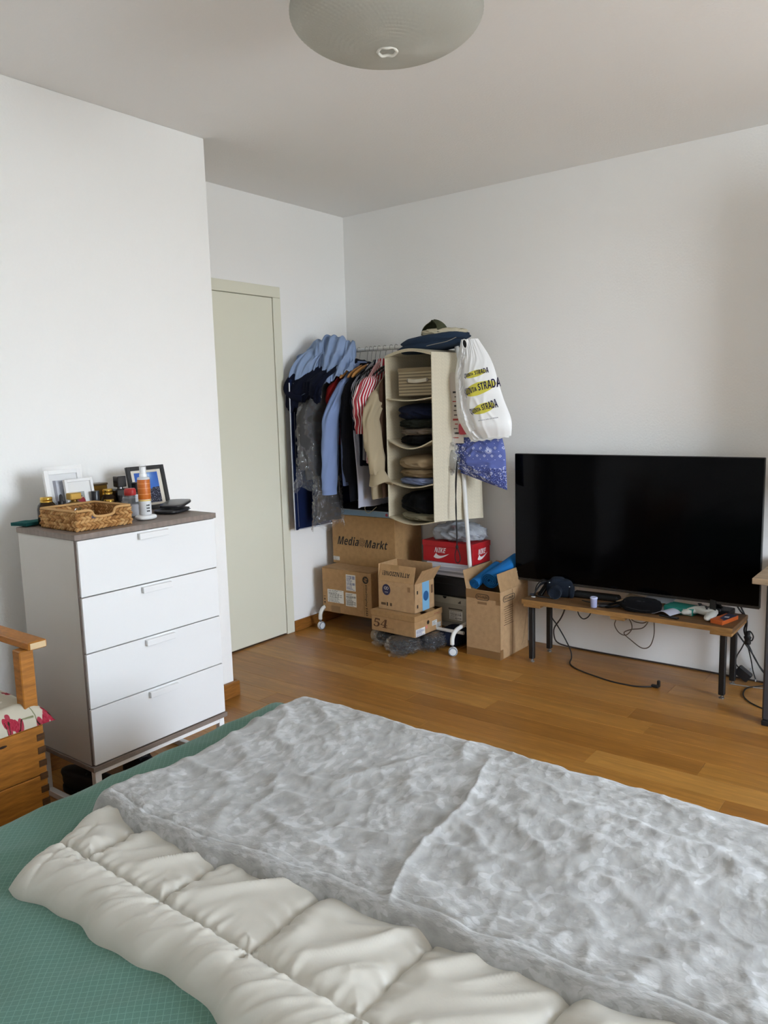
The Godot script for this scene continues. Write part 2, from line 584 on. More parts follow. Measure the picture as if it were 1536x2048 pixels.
func make_damask() -> void:
	var w := 512
	var mask := PackedFloat32Array(); mask.resize(w * w)
	var rg := RandomNumberGenerator.new(); rg.seed = 5
	for k in 30:
		var c := Vector2(rg.randf() * w, rg.randf() * w)
		var a0 := rg.randf() * TAU
		var dirn := 1.0 if rg.randf() < 0.5 else -1.0
		var R := rg.randf_range(30, 64)
		var pts := []
		for i in 26:
			var s := i / 25.0
			var a := a0 + dirn * s * TAU * 0.95
			pts.append(c + Vector2(cos(a), sin(a)) * R * pow(1.0 - s * 0.88, 0.8))
		for i in pts.size() - 1:
			lay(mask, w, w, [pts[i], pts[i + 1]], 1.2 + 5.0 * sin(PI * i / 25.0), 0.55)
		for j in 6:   # leaves along the curl
			var q: Vector2 = pts[1 + j * 3]
			var t: Vector2 = (pts[2 + j * 3] - q).normalized().rotated(dirn * -0.9)
			var ll := R * rg.randf_range(0.35, 0.6)
			for m in 5:
				var f0 := m / 5.0
				lay(mask, w, w, [q + t.rotated(f0 * 0.5) * ll * f0, q + t.rotated((f0 + 0.2) * 0.5) * ll * (f0 + 0.2)], 1.0 + 6.5 * sin(PI * (f0 + 0.12)), 0.5 + 0.25 * (j % 2))
	for k in 34:
		var c := Vector2(rg.randf() * w, rg.randf() * w)
		for j in 5:
			var a := TAU * j / 5 + k
			lay(mask, w, w, [c + Vector2(cos(a), sin(a)) * 4, c + Vector2(cos(a), sin(a)) * 10], 4.5, 0.45)
	tx.damask = img(w, w, func(u, v):
		var m: float = mask[int(v * w) * w + int(u * w)]
		m *= 0.6 + 0.8 * ns(1, u * 4, v * 4)
		var s := 0.93 + 0.14 * (ns(2, u * 2, v * 2) - 0.5)
		return Color(0.70, 0.695, 0.68).lerp(Color(0.80, 0.80, 0.795), clampf(m, 0, 1)) * s)
	tx.crease = grey(512, 512, func(u, v):
		var a := 1.0 - absf(ns(0, u * 3, v * 3) - 0.5) * 7.0
		var b := 1.0 - absf(ns(2, u * 3 + 0.4, v * 3 + 0.1) - 0.5) * 6.0
		var c := 1.0 - absf(ns(1, u * 2 + 0.2, v * 2) - 0.5) * 5.0
		return clampf(0.34 * maxf(a, 0) + 0.34 * maxf(b, 0) + 0.28 * maxf(c, 0) + 0.25 * ns(2, u, v), 0, 1))

func make_bandana() -> void:
	var w := 256
	var mask := PackedFloat32Array(); mask.resize(w * w)
	var rg := RandomNumberGenerator.new(); rg.seed = 9
	# middle field of little squares and a rosette, border of paisleys
	for i in 5:
		for j in 3:
			var c := Vector2(100 + i * 34 + (j % 2) * 16, 22 + j * 42)
			lay(mask, w, w, [c + Vector2(-5, 0), c + Vector2(0, 6), c + Vector2(5, 0), c + Vector2(0, -6), c + Vector2(-5, 0)], 1.2)
			lay(mask, w, w, [c + Vector2(14, 18), c + Vector2(15, 19)], 1.4)
	for i in 14:
		var a := TAU * i / 14
		lay(mask, w, w, [Vector2(190, 80) + Vector2(cos(a), sin(a)) * 5, Vector2(190, 80) + Vector2(cos(a), sin(a)) * 15], 1.2)
	for k in 10:
		var c := Vector2(10 + k * 26, 190 + (k % 2) * 34) if k < 6 else Vector2(28 + (k % 2) * 28, 20 + (k - 6) * 42)
		var pts := []
		for i in 22:
			var a := TAU * i / 20.0
			pts.append(c + Vector2(cos(a) * 11, sin(a) * 17) * (0.55 + 0.45 * cos(a * 0.5)) )
		lay(mask, w, w, pts, 1.5)
		var q := []
		for i in 14:
			var a := TAU * i / 10.0
			q.append(c + Vector2(cos(a), sin(a)) * (7.0 - 0.45 * i))
		lay(mask, w, w, q, 1.0)
	for k in 150:
		var c := Vector2(rg.randf() * w, 160 + rg.randf() * 96) if k < 90 else Vector2(rg.randf() * 84, rg.randf() * w)
		var a := rg.randf() * TAU
		lay(mask, w, w, [c, c + Vector2(cos(a), sin(a)) * 5, c + Vector2(cos(a + 0.8), sin(a + 0.8)) * 8], 0.9)
	tx.bandana = img(w, w, func(u, v):
		var m: float = mask[int(v * w) * w + int(u * w)]
		var dark := 1.0 if (v > 0.66 or u < 0.32) and ns(1, u * 5, v * 5) > 0.56 else 0.0
		return Color("6370b2").lerp(Color("262c5c"), dark * 0.8).lerp(Color("e6e9f4"), clampf(m, 0, 1)))

func build_room() -> void:
	var plaster := mt("f8f6f2", 0.92, 0.0, 0.2).duplicate()
	plaster.uv1_triplanar = true; plaster.uv1_world_triplanar = true; plaster.uv1_scale = Vector3.ONE * 2.4
	plaster.heightmap_enabled = true; plaster.heightmap_texture = tx.peel; plaster.heightmap_scale = 0.08
	# floor: a bed of screed and the planks on it
	var fl := struct("floor", mb().box(V(X1 / 2, -0.07, Z1 / 2), V(X1 + 0.6, 0.1, Z1 + 0.6)), mt("6a4a28", 0.9))
	var oaks := []
	for k in 5:
		var m := textured(tx["oak%d" % (k % 3)], Vector3(0.25, 2.0, 1), 0.34, false, ["c58b44", "ba803c", "cd944b", "b37936", "c08740"][k], 0.5)
		m.resource_name = "oak"
		m.heightmap_enabled = true; m.heightmap_texture = tx["oak%d" % (k % 3)]; m.heightmap_scale = 0.006
		oaks.append(m)
	var rg := RandomNumberGenerator.new(); rg.seed = 3
	var joints := {2: [1.1, 2.336], 4: [0.4, 1.62], 5: [0.9, 2.28], 6: [0.825, 2.4], 7: [1.69, 3.1], 8: [1.31, 2.7], 9: [0.89, 2.3], 10: [1.55, 2.84], 11: [0.7, 2.2]}
	var row := 0
	var z := 0.02 - 0.133
	while z < Z1:
		var cuts: Array = joints.get(row - 1, [])
		if cuts.is_empty():
			cuts = [rg.randf_range(0.3, 1.4)]
		cuts = cuts.duplicate()
		while cuts[-1] < X1 - 1.6: cuts.append(cuts[-1] + rg.randf_range(1.2, 1.7))
		cuts.push_front(0.0 if row > 12 else 0.0); cuts.append(X1)
		for i in cuts.size() - 1:
			var x0: float = cuts[i]
			var x1: float = cuts[i + 1]
			if x1 - x0 < 0.02: continue
			var zz0 := maxf(z, 0.0)
			var zz1 := minf(z + 0.133, Z1)
			if zz1 - zz0 < 0.02: continue
			var m := mb().box(V((x0 + x1) / 2, -0.01, (zz0 + zz1) / 2), V(x1 - x0 - 0.0008, 0.02, zz1 - zz0 - 0.0008), 0.0007)
			var off := Vector2(rg.randf() * 2.0, rg.randf())
			for q in m.t.size(): m.t[q] += off
			part(fl, "plank", m, oaks[rg.randi() % 5])
		z += 0.133; row += 1
	struct("ceiling", mb().box(V(X1 / 2, H + 0.1, Z1 / 2), V(X1 + 0.8, 0.2, Z1 + 0.8)), plaster)
	struct("wall_back", mb().box(V(X1 / 2, H / 2, -0.1), V(X1 + 0.8, H, 0.2)), plaster)
	struct("wall_rear", mb().box(V(X1 / 2, H / 2, Z1 + 0.1), V(X1 + 0.8, H, 0.2)), plaster)
	struct("wall_left", mb().box(V(XD / 2 - 0.1, H / 2, (ZD + Z1) / 2), V(XD + 0.2, H, Z1 - ZD), 0.003), plaster)
	var wd := mb().box(V(-0.1, H / 2, 0.325), V(0.2, H, 0.65))
	wd.box(V(-0.1, (2.165 + H) / 2, 1.138), V(0.2, H - 2.165, 0.976))
	wd.box(V(-0.19, 1.08, 1.138), V(0.02, 2.17, 0.976))
	struct("wall_door", wd, plaster)
	# right wall with the window
	var wr := mb().box(V(X1 + 0.15, H / 2, WZ0 / 2 - 0.1), V(0.3, H, WZ0 + 0.2))
	wr.box(V(X1 + 0.15, H / 2, (WZ1 + Z1) / 2 + 0.1), V(0.3, H, Z1 - WZ1 + 0.2))
	wr.box(V(X1 + 0.15, WY0 / 2, (WZ0 + WZ1) / 2), V(0.3, WY0, WZ1 - WZ0))
	wr.box(V(X1 + 0.15, (WY1 + H) / 2, (WZ0 + WZ1) / 2), V(0.3, H - WY1, WZ1 - WZ0))
	struct("wall_right", wr, plaster)
	var white := mt("e8e6e0", 0.45)
	var wf := mb()
	for zz in [WZ0 + 0.03, WZ1 - 0.03, (WZ0 + WZ1) / 2]: wf.box(V(X1 + 0.2, (WY0 + WY1) / 2, zz), V(0.06, WY1 - WY0, 0.06), 0.006)
	for yy in [WY0 + 0.03, WY1 - 0.03]: wf.box(V(X1 + 0.2, yy, (WZ0 + WZ1) / 2), V(0.06, 0.06, WZ1 - WZ0), 0.006)
	var win := struct("window_1", wf, white)
	for s in [0, 1]:
		var zc: float = lerpf(WZ0, WZ1, 0.25 + 0.5 * s)
		part(win, "pane", mb().box(V(X1 + 0.2, (WY0 + WY1) / 2, zc), V(0.004, WY1 - WY0 - 0.12, (WZ1 - WZ0) / 2 - 0.08)), clear("ffffff", 0.03, 0.02))
	part(win, "window_sill", mb().box(V(X1 + 0.06, WY0 - 0.01, (WZ0 + WZ1) / 2), V(0.2, 0.03, WZ1 - WZ0 + 0.1), 0.005), mt("d8d4cc", 0.4))
	# door
	var cream := mt("e9e6d2", 0.42, 0.0, 0.5)
	var fr := mb().box(V(-0.02, 1.058, 0.667), V(0.06, 2.116, 0.066), 0.003)
	fr.box(V(-0.02, 2.15, 1.13), V(0.06, 0.066, 0.99), 0.003)
	fr.box(V(-0.02, 1.058, 1.593), V(0.06, 2.116, 0.066), 0.003)
	var dr := struct("door_1", fr, cream)
	part(dr, "door_leaf", mb().box(V(-0.012, 1.062, 1.131), V(0.04, 2.104, 0.85), 0.003), cream)
	for yy in [1.93, 1.02, 0.22]:
		var h := mb().lathe([Vector2(0, 0), Vector2(0.006, 0), Vector2(0.006, 0.05), Vector2(0, 0.05)], 10, T(V(0.013, yy, 0.7025)))
		h.lathe([Vector2(0, 0.053), Vector2(0.006, 0.053), Vector2(0.006, 0.09), Vector2(0, 0.09)], 10, T(V(0.013, yy, 0.7025)))
		part(dr, "hinge", h, cream)
	var bb := textured(tx.pine, Vector3(1.2, 3, 1), 0.45, false, "b07638")
	struct("baseboard_door", mb().box(V(0.007, 0.035, 0.316), V(0.014, 0.07, 0.632), 0.003), bb)
	struct("baseboard_left", mb().box(V(XD + 0.012, 0.038, (ZD + Z1) / 2 - 0.01), V(0.024, 0.076, Z1 - ZD + 0.02), 0.003), bb)
	struct("baseboard_return", mb().box(V(XD / 2 + 0.01, 0.038, ZD - 0.012), V(XD - 0.02, 0.076, 0.024), 0.003), bb)

func drape(a: float, b: float, x0: float, x1: float, z0: float, z1: float, top: float, r: float) -> Vector3:
	var c := Vector2(clampf(a, x0 + r, x1 - r), clampf(b, z0 + r, z1 - r))
	var o := Vector2(a, b) - c
	var l := o.length()
	if l < 1e-6:
		return V(a, top, b)
	var d := o / l
	if l < r * PI * 0.5:
		var g := l / r
		return V(c.x + d.x * r * sin(g), top - r * (1.0 - cos(g)), c.y + d.y * r * sin(g))
	return V(c.x + d.x * r, top - r - (l - r * PI * 0.5), c.y + d.y * r)
func prof(q: float) -> float:
	var k := 1.0 - clampf(q, 0.0, 1.0)
	return sqrt(maxf(0.0, 1.0 - k * k))
func dense(u: float) -> float:   # more rows near both ends
	return u - 0.13 * sin(TAU * u)
func ridge(k: int, u: float, w: float) -> float:
	return 1.0 - minf(absf(ns(k, u, w) - 0.5) * 6.0, 1.0)
func fold(u: float, w: float) -> float:   # soft broad ridges
	var q := (ns(3, u, w) - 0.5) * 5.5
	return exp(-q * q)
func sfold(u: float, w: float) -> float:
	var q := (ns(3, u, w) - 0.5) * 7.5
	return exp(-q * q)
const QX := [2.10, 2.343, 2.58, 2.817, 3.055, 3.29, 3.53]
func quilt_left(z: float) -> float:
	var s := clampf((z - 2.48) / 1.0, 0.0, 1.0)
	return 1.872 + 0.07 * s * s + 0.045 * smoothstep(0.72, 1.0, s) + 0.012 * sin(z * 9.0)
func quilt_near(x: float) -> float:
	return 3.492 + 0.008 * sin(x * 7.0) + 0.007 * sin(x * 19.0 + 1.0) + 0.004 * sin(x * 53.0)
func quilt_h(x: float, z: float) -> float:
	var dn := quilt_near(x) - z
	var dl := x - quilt_left(z)
	var df := z - 2.475
	var e := prof(dn / 0.06) * prof(dl / 0.07) * prof(df / 0.07)
	var ds := absf(z - 3.383)
	var along := x
	if z < 3.383 + 0.012 or true:
		for q in QX:
			var d := absf(x - q - 0.012 * sin(z * 11.0))
			if z > 3.40: d += (z - 3.40) * 0.9
			if d < ds:
				ds = d; along = z
	var puff := 0.011 * (1.0 - exp(-ds / 0.014)) - 0.006 * exp(-ds / 0.0035)
	var pk := exp(-ds / 0.022) * (1.0 - exp(-ds / 0.005)) * 0.02 * (ns(3, along * 11.0, 0.3 + x * 0.4 + z * 0.6) - 0.5)
	var big := 0.014 * sfold(x * 1.5 + z * 1.1, z * 0.5 - x * 0.3) + 0.006 * sfold(x * 2.3 + z * 1.9 + 0.4, z * 0.8 - x * 0.4)
	if z > 3.383:
		big = 0.008 * sfold(x * 2.4 + z * 2.0, z * 0.6 + 0.3) + 0.003 * sfold(x * 4.2 + z * 3.0, z * 0.9)
	var hem := -0.006 * exp(-absf(dl - 0.075) / 0.006) if z > 3.3 else 0.0
	return 0.494 - 0.02 * smoothstep(3.12, 3.02, z) * e + (0.006 + lerpf(0.034, 0.046, smoothstep(3.33, 3.42, z)) + puff + pk + big * (1.0 - exp(-ds / 0.03)) + hem) * e

func build_bed() -> void:
	var bx0 := 1.675; var bx1 := 3.72; var bz0 := 2.43; var bz1 := 4.05
	var sheet := textured(tx.sheet, Vector3(15, 15, 1), 0.85, false, "ffffff", 0.25)
	sheet.resource_name = "green cotton"
	sheet.rim_enabled = true; sheet.rim = 0.3; sheet.rim_tint = 0.7
	var bed := thing("bed", "double bed with green diamond-patterned fitted sheet in the foreground", "bed")
	var L := bx1 - bx0 + 0.5
	var W := bz1 - bz0 + 0.5
	var m := mb().grid(func(u, w):
		var a: float = bx0 - 0.25 + L * u
		var b: float = bz0 - 0.25 + W * w
		var p := drape(a, b, bx0, bx1, bz0, bz1, 0.5, 0.075)
		var soft := fold(a * 1.1 + b * 0.3, b * 0.8) * 0.0045 + ridge(1, a * 0.5, b * 0.7 + a * 0.2) * 0.0012
		p.y += soft * smoothstep(0.3, 0.5, p.y) + 0.006 * sin(a * 3.0) * sin(b * 2.3)
		# the edge sags a little where the quilt pulls at it
		p.x += 0.01 * sin(b * 8.0) * smoothstep(0.5, 0.4, p.y)
		return p, 220, 190, L, W, true)
	part(bed, "fitted_sheet", m, sheet)
	part(bed, "mattress", mb().box(V((bx0 + bx1) / 2, 0.365, (bz0 + bz1) / 2), V(bx1 - bx0 - 0.06, 0.2, bz1 - bz0 - 0.06), 0.05), mt("cfcac0", 0.9))
	part(bed, "bed_base", mb().box(V((bx0 + bx1) / 2, 0.21, (bz0 + bz1) / 2), V(bx1 - bx0 - 0.05, 0.12, bz1 - bz0 - 0.05), 0.01), mt("4a3626", 0.6))
	for x in [bx0 + 0.2, bx1 - 0.15]:
		for z in [bz0 + 0.15, bz1 - 0.15]:
			part(bed, "leg", mb().box(V(x, 0.075, z), V(0.06, 0.15, 0.06), 0.004), mt("3a2a1c", 0.6))
	# the quilt, folded over: pale quilted side below, grey patterned side on top
	var q := thing("quilt", "thick quilt folded over on the bed, cream stitched side and grey patterned side", "quilt")
	var cream := mt("c3beb2", 0.4, 0.0, 0.55).duplicate()
	cream.resource_name = "satin"
	cream.rim_enabled = true; cream.rim = 0.5; cream.rim_tint = 0.5
	cream.uv1_triplanar = true; cream.uv1_scale = Vector3.ONE * 3.0
	cream.heightmap_enabled = true; cream.heightmap_texture = tx.crease; cream.heightmap_scale = 0.02
	var qm := mb().grid(func(u, w):
		var z: float = lerpf(2.475, 3.5, dense(w))
		var xl := quilt_left(z)
		var x: float = xl + (3.78 - xl) * (u * 0.9 + 0.1 * u * u)
		var zn := quilt_near(x)
		z = 2.475 + (zn - 2.475) * dense(w)
		return V(x, quilt_h(x, z), z), 420, 260, 1.9, 1.0, true)
	part(q, "quilted_layer", qm, cream, "cream stitched inner side of the quilt")
	var grey_m := textured(tx.damask, Vector3(2.2, 2.2, 1), 0.8, false, "ffffff", 0.3)
	grey_m.resource_name = "damask"
	grey_m.rim_enabled = true; grey_m.rim = 0.4; grey_m.rim_tint = 0.5
	grey_m.heightmap_enabled = true; grey_m.heightmap_texture = tx.crease; grey_m.heightmap_scale = 0.07
	var gm := mb().grid(func(u, w):
		var ww := dense(w)
		var x: float = 1.9 + 1.9 * (u * 0.92 + 0.08 * u * u)
		var zn := 3.262 - 0.11 * smoothstep(2.0, 3.3, x) + 0.008 * sin(x * 9.0) + 0.004 * sin(x * 31.0)
		var z: float = lerpf(2.465, zn, ww)
		var xl := quilt_left(z) - 0.012
		x = xl + (3.8 - xl) * (u * 0.92 + 0.08 * u * u)
		var dn := zn - z
		var e := prof((x - xl) / 0.05) * prof((z - 2.465) / 0.085)
		var base := 0.5 + 0.046 + 0.008 * sin(x * 4.1 + z * 3.0) * sin(z * 5.0)
		base = lerpf(base, 0.5555, smoothstep(0.22, 0.03, dn))
		var up := 0.02 * prof(dn / 0.02)
		var cr := 0.007 * fold(x * 1.1 + z * 0.5, z * 1.5 - x * 0.5) + 0.003 * ridge(0, x * 0.9 + z * 0.2, z * 1.2 - x * 0.4) * ns(3, x * 0.7, z * 0.9) + 0.0016 * ridge(1, x * 0.8 - z * 0.4, z * 0.9 + x * 0.3) + 0.0006 * ridge(2, x * 0.9, z * 0.9)
		cr += 0.0025 * sfold(x * 1.9 + z * 0.9, z * 1.7 - x * 0.7) + 0.0015 * sfold(x * 2.7 - z * 1.6, z * 2.3 + x * 0.9)
		# a hem along the near edge and one long crease across
		cr -= 0.006 * exp(-absf(dn - 0.03) / 0.006)
		var cx := 2.62 + (z - 2.73) * 0.2 + 0.012 * sin(z * 14.0)
		cr += 0.011 * exp(-absf(x - cx) / 0.012) * smoothstep(2.5, 2.7, z)
		var tuck := 0.026 * (1.0 - prof(dn / 0.011))
		return V(x, 0.495 + (base - 0.495 + up + cr * smoothstep(0.0, 0.03, dn) - tuck) * e, z), 460, 240, 1.9, 0.82, true)
	part(q, "patterned_layer", gm, grey_m, "grey patterned outer side folded back")

func build_dresser() -> void:
	var x0 := 0.697; var x1 := 1.083; var z0 := 2.147; var z1 := 2.757
	var taupe := textured(tx.linen, Vector3.ONE * 1.5, 0.5, true, "8d7f75")
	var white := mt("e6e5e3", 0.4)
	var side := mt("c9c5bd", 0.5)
	var d := thing("chest_of_drawers", "white four-drawer chest with taupe top and white metal legs", "chest of drawers")
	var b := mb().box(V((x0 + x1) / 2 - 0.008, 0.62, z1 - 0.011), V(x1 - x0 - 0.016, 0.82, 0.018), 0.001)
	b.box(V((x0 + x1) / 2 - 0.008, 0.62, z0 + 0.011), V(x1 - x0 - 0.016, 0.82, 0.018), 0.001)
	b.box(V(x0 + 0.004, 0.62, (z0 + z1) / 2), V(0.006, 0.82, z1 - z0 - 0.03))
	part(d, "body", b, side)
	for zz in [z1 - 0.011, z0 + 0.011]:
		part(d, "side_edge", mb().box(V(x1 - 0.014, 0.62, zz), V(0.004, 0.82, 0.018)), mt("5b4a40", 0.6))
	part(d, "top", mb().box(V((x0 + x1) / 2, 1.03, (z0 + z1) / 2), V(x1 - x0, 0.02, z1 - z0 + 0.006), 0.001), taupe)
	part(d, "bottom_panel", mb().box(V((x0 + x1) / 2 + 0.002, 0.2, (z0 + z1) / 2), V(x1 - x0, 0.018, z1 - z0 + 0.006), 0.001), taupe)
	for k in 4:
		var ya: float = [0.8205, 0.6205, 0.4205, 0.2125][k]
		var yb: float = [1.0185, 0.8185, 0.6185, 0.4185][k]
		var dr := part(d, "drawer", mb().box(V(x1 - 0.009, (ya + yb) / 2, (z0 + z1) / 2 - 0.001), V(0.016, yb - ya - 0.002, z1 - z0 - 0.012), 0.0012), white)
		var h := mb().box(V(x1 + 0.013, yb - 0.0195, 2.448), V(0.003, 0.021, 0.128), 0.0008)
		h.box(V(x1 + 0.006, yb - 0.0095, 2.448), V(0.015, 0.003, 0.128), 0.0008)
		for zz in [2.5095, 2.3865]: h.box(V(x1 + 0.006, yb - 0.0195, zz), V(0.013, 0.021, 0.0025))
		part(dr, "handle", h, white)
		part(dr, "drawer_box", mb().box(V((x0 + x1) / 2 - 0.02, (ya + yb) / 2 - 0.01, (z0 + z1) / 2), V(x1 - x0 - 0.06, yb - ya - 0.05, z1 - z0 - 0.07)), side)
	for zz in [z1 - 0.02, z0 + 0.02]:
		for xx in [x1 - 0.02, x0 + 0.02]:
			part(d, "leg", mb().box(V(xx, 0.0955, zz), V(0.024, 0.191, 0.026), 0.002), mt("f0efec", 0.4))
		part(d, "floor_bar", mb().box(V((x0 + x1) / 2, 0.0125, zz), V(x1 - x0 - 0.06, 0.025, 0.024), 0.002), mt("f0efec", 0.4))
	for xx in [x1 - 0.02, x0 + 0.02]:
		part(d, "rail", mb().box(V(xx, 0.181, (z0 + z1) / 2), V(0.022, 0.02, z1 - z0 - 0.05), 0.001), mt("f0efec", 0.4))

func build_tv_bench() -> void:
	# television
	var tv := thing("television", "large black flat-screen television standing on the wooden bench", "television")
	var zf := 0.2
	var xa := 1.384; var xb := 2.695; var ya := 0.424; var yb := 1.1545
	part(tv, "casing", mb().box(V((xa + xb) / 2, (ya + yb) / 2, zf - 0.014), V(xb - xa, yb - ya, 0.024), 0.003).box(V((xa + xb) / 2, ya + 0.24, zf - 0.04), V(0.95, 0.4, 0.04), 0.015), mt("0b0b0c", 0.35))
	part(tv, "screen", mb().box(V((xa + xb) / 2, (ya + yb) / 2 + 0.006, zf - 0.002), V(xb - xa - 0.008, yb - ya - 0.02, 0.003)), mt("030304", 0.1, 0.0, 0.22))
	part(tv, "lower_bezel", mb().box(V((xa + xb) / 2, ya + 0.006, zf - 0.001), V(xb - xa - 0.002, 0.011, 0.006), 0.001), mt("45423f", 0.35, 0.6))
	for s in [-1, 1]:
		var c: float = 2.04 + s * 0.44
		var f := mb().seg(V(c, 0.445, 0.185), V(c + s * 0.02, 0.3685, 0.28), 0.03, 0.016, Vector3.UP, 0.003)
		f.seg(V(c, 0.445, 0.185), V(c + s * 0.02, 0.368, 0.1), 0.03, 0.016, Vector3.UP, 0.003)
		part(tv, "foot", f, mt("0b0b0c", 0.4))
	part(tv, "indicator", mb().box(V(xa + 0.012, ya + 0.045, zf + 0.0002), V(0.0025, 0.008, 0.0015)), mt("c9c9cc", 0.4))
	# bench
	var b := thing("bench", "low wooden plank bench with black metal legs below the television", "bench")
	var wood := textured(tx.pine, Vector3(0.9, 2.2, 1), 0.5, false, "8d6c4d")
	var edge := textured(tx.pine, Vector3(0.9, 2.2, 1), 0.5, false, "c69a64")
	part(b, "top", mb().box(V(2.0675, 0.3475, 0.2275), V(1.105, 0.025, 0.295), 0.003), wood)
	part(b, "front_edge", mb().box(V(2.0675, 0.3475, 0.3755), V(1.101, 0.0235, 0.0015)), edge)
	for x in [1.575, 2.06, 2.565]:
		part(b, "cleat", mb().box(V(x, 0.3265, 0.2275), V(0.1 if x != 2.06 else 0.075, 0.017, 0.29), 0.002), edge)
	for p in [V(1.565, 0, 0.345), V(1.565, 0, 0.125), V(2.572, 0, 0.345), V(2.565, 0, 0.115)]:
		var l := part(b, "leg", mb().box(p + V(0, 0.168, 0), V(0.028, 0.3, 0.028), 0.003), mt("101012", 0.45))
		part(l, "levelling_foot", mb().lathe([Vector2(0, 0), Vector2(0.013, 0), Vector2(0.013, 0.006), Vector2(0.006, 0.008), Vector2(0.006, 0.019), Vector2(0, 0.019)], 14, T(p)), mt("8d8a86", 0.35, 0.8))

func build_desk() -> void:
	var d := thing("desk", "pale desk with dark metal legs at the right edge beside the television", "desk")
	part(d, "top", mb().box(V(3.42, 0.647, 0.31), V(1.36, 0.026, 0.56), 0.002), textured(tx.pine, Vector3(0.8, 1.6, 1), 0.5, false, "c4ae98"))
	for p in [V(2.825, 0, 0.555), V(4.03, 0, 0.555), V(2.825, 0, 0.07), V(4.03, 0, 0.07)]:
		var l := part(d, "leg", mb().box(p + V(0, 0.329, 0), V(0.055, 0.61, 0.055), 0.008), mt("45464a", 0.45, 0.3))
		part(l, "foot_cap", mb().box(p + V(0, 0.012, 0), V(0.057, 0.024, 0.057), 0.003), mt("111112", 0.6))
	var wc := thing("wall_cabinet", "white wall cabinet above the desk, beyond the picture's right edge", "cabinet")
	part(wc, "body", mb().box(V(3.4, 1.68, 0.176), V(0.96, 1.42, 0.35), 0.003), mt("e6e5e1", 0.5))
	for s in [-1, 1]:
		var dd := part(wc, "door", mb().box(V(3.4 + s * 0.24, 1.68, 0.361), V(0.476, 1.41, 0.018), 0.002), mt("efeeec", 0.4))
		part(dd, "handle", mb().box(V(3.4 + s * 0.04, 1.2, 0.381), V(0.012, 0.12, 0.02), 0.003), mt("8d8b88", 0.35, 0.7))
	part(d, "frame", mb().box(V(3.42, 0.61, 0.31), V(1.15, 0.04, 0.03), 0.002).box(V(2.825, 0.61, 0.31), V(0.03, 0.04, 0.44), 0.002).box(V(4.03, 0.61, 0.31), V(0.03, 0.04, 0.44), 0.002), mt("45464a", 0.45, 0.3))

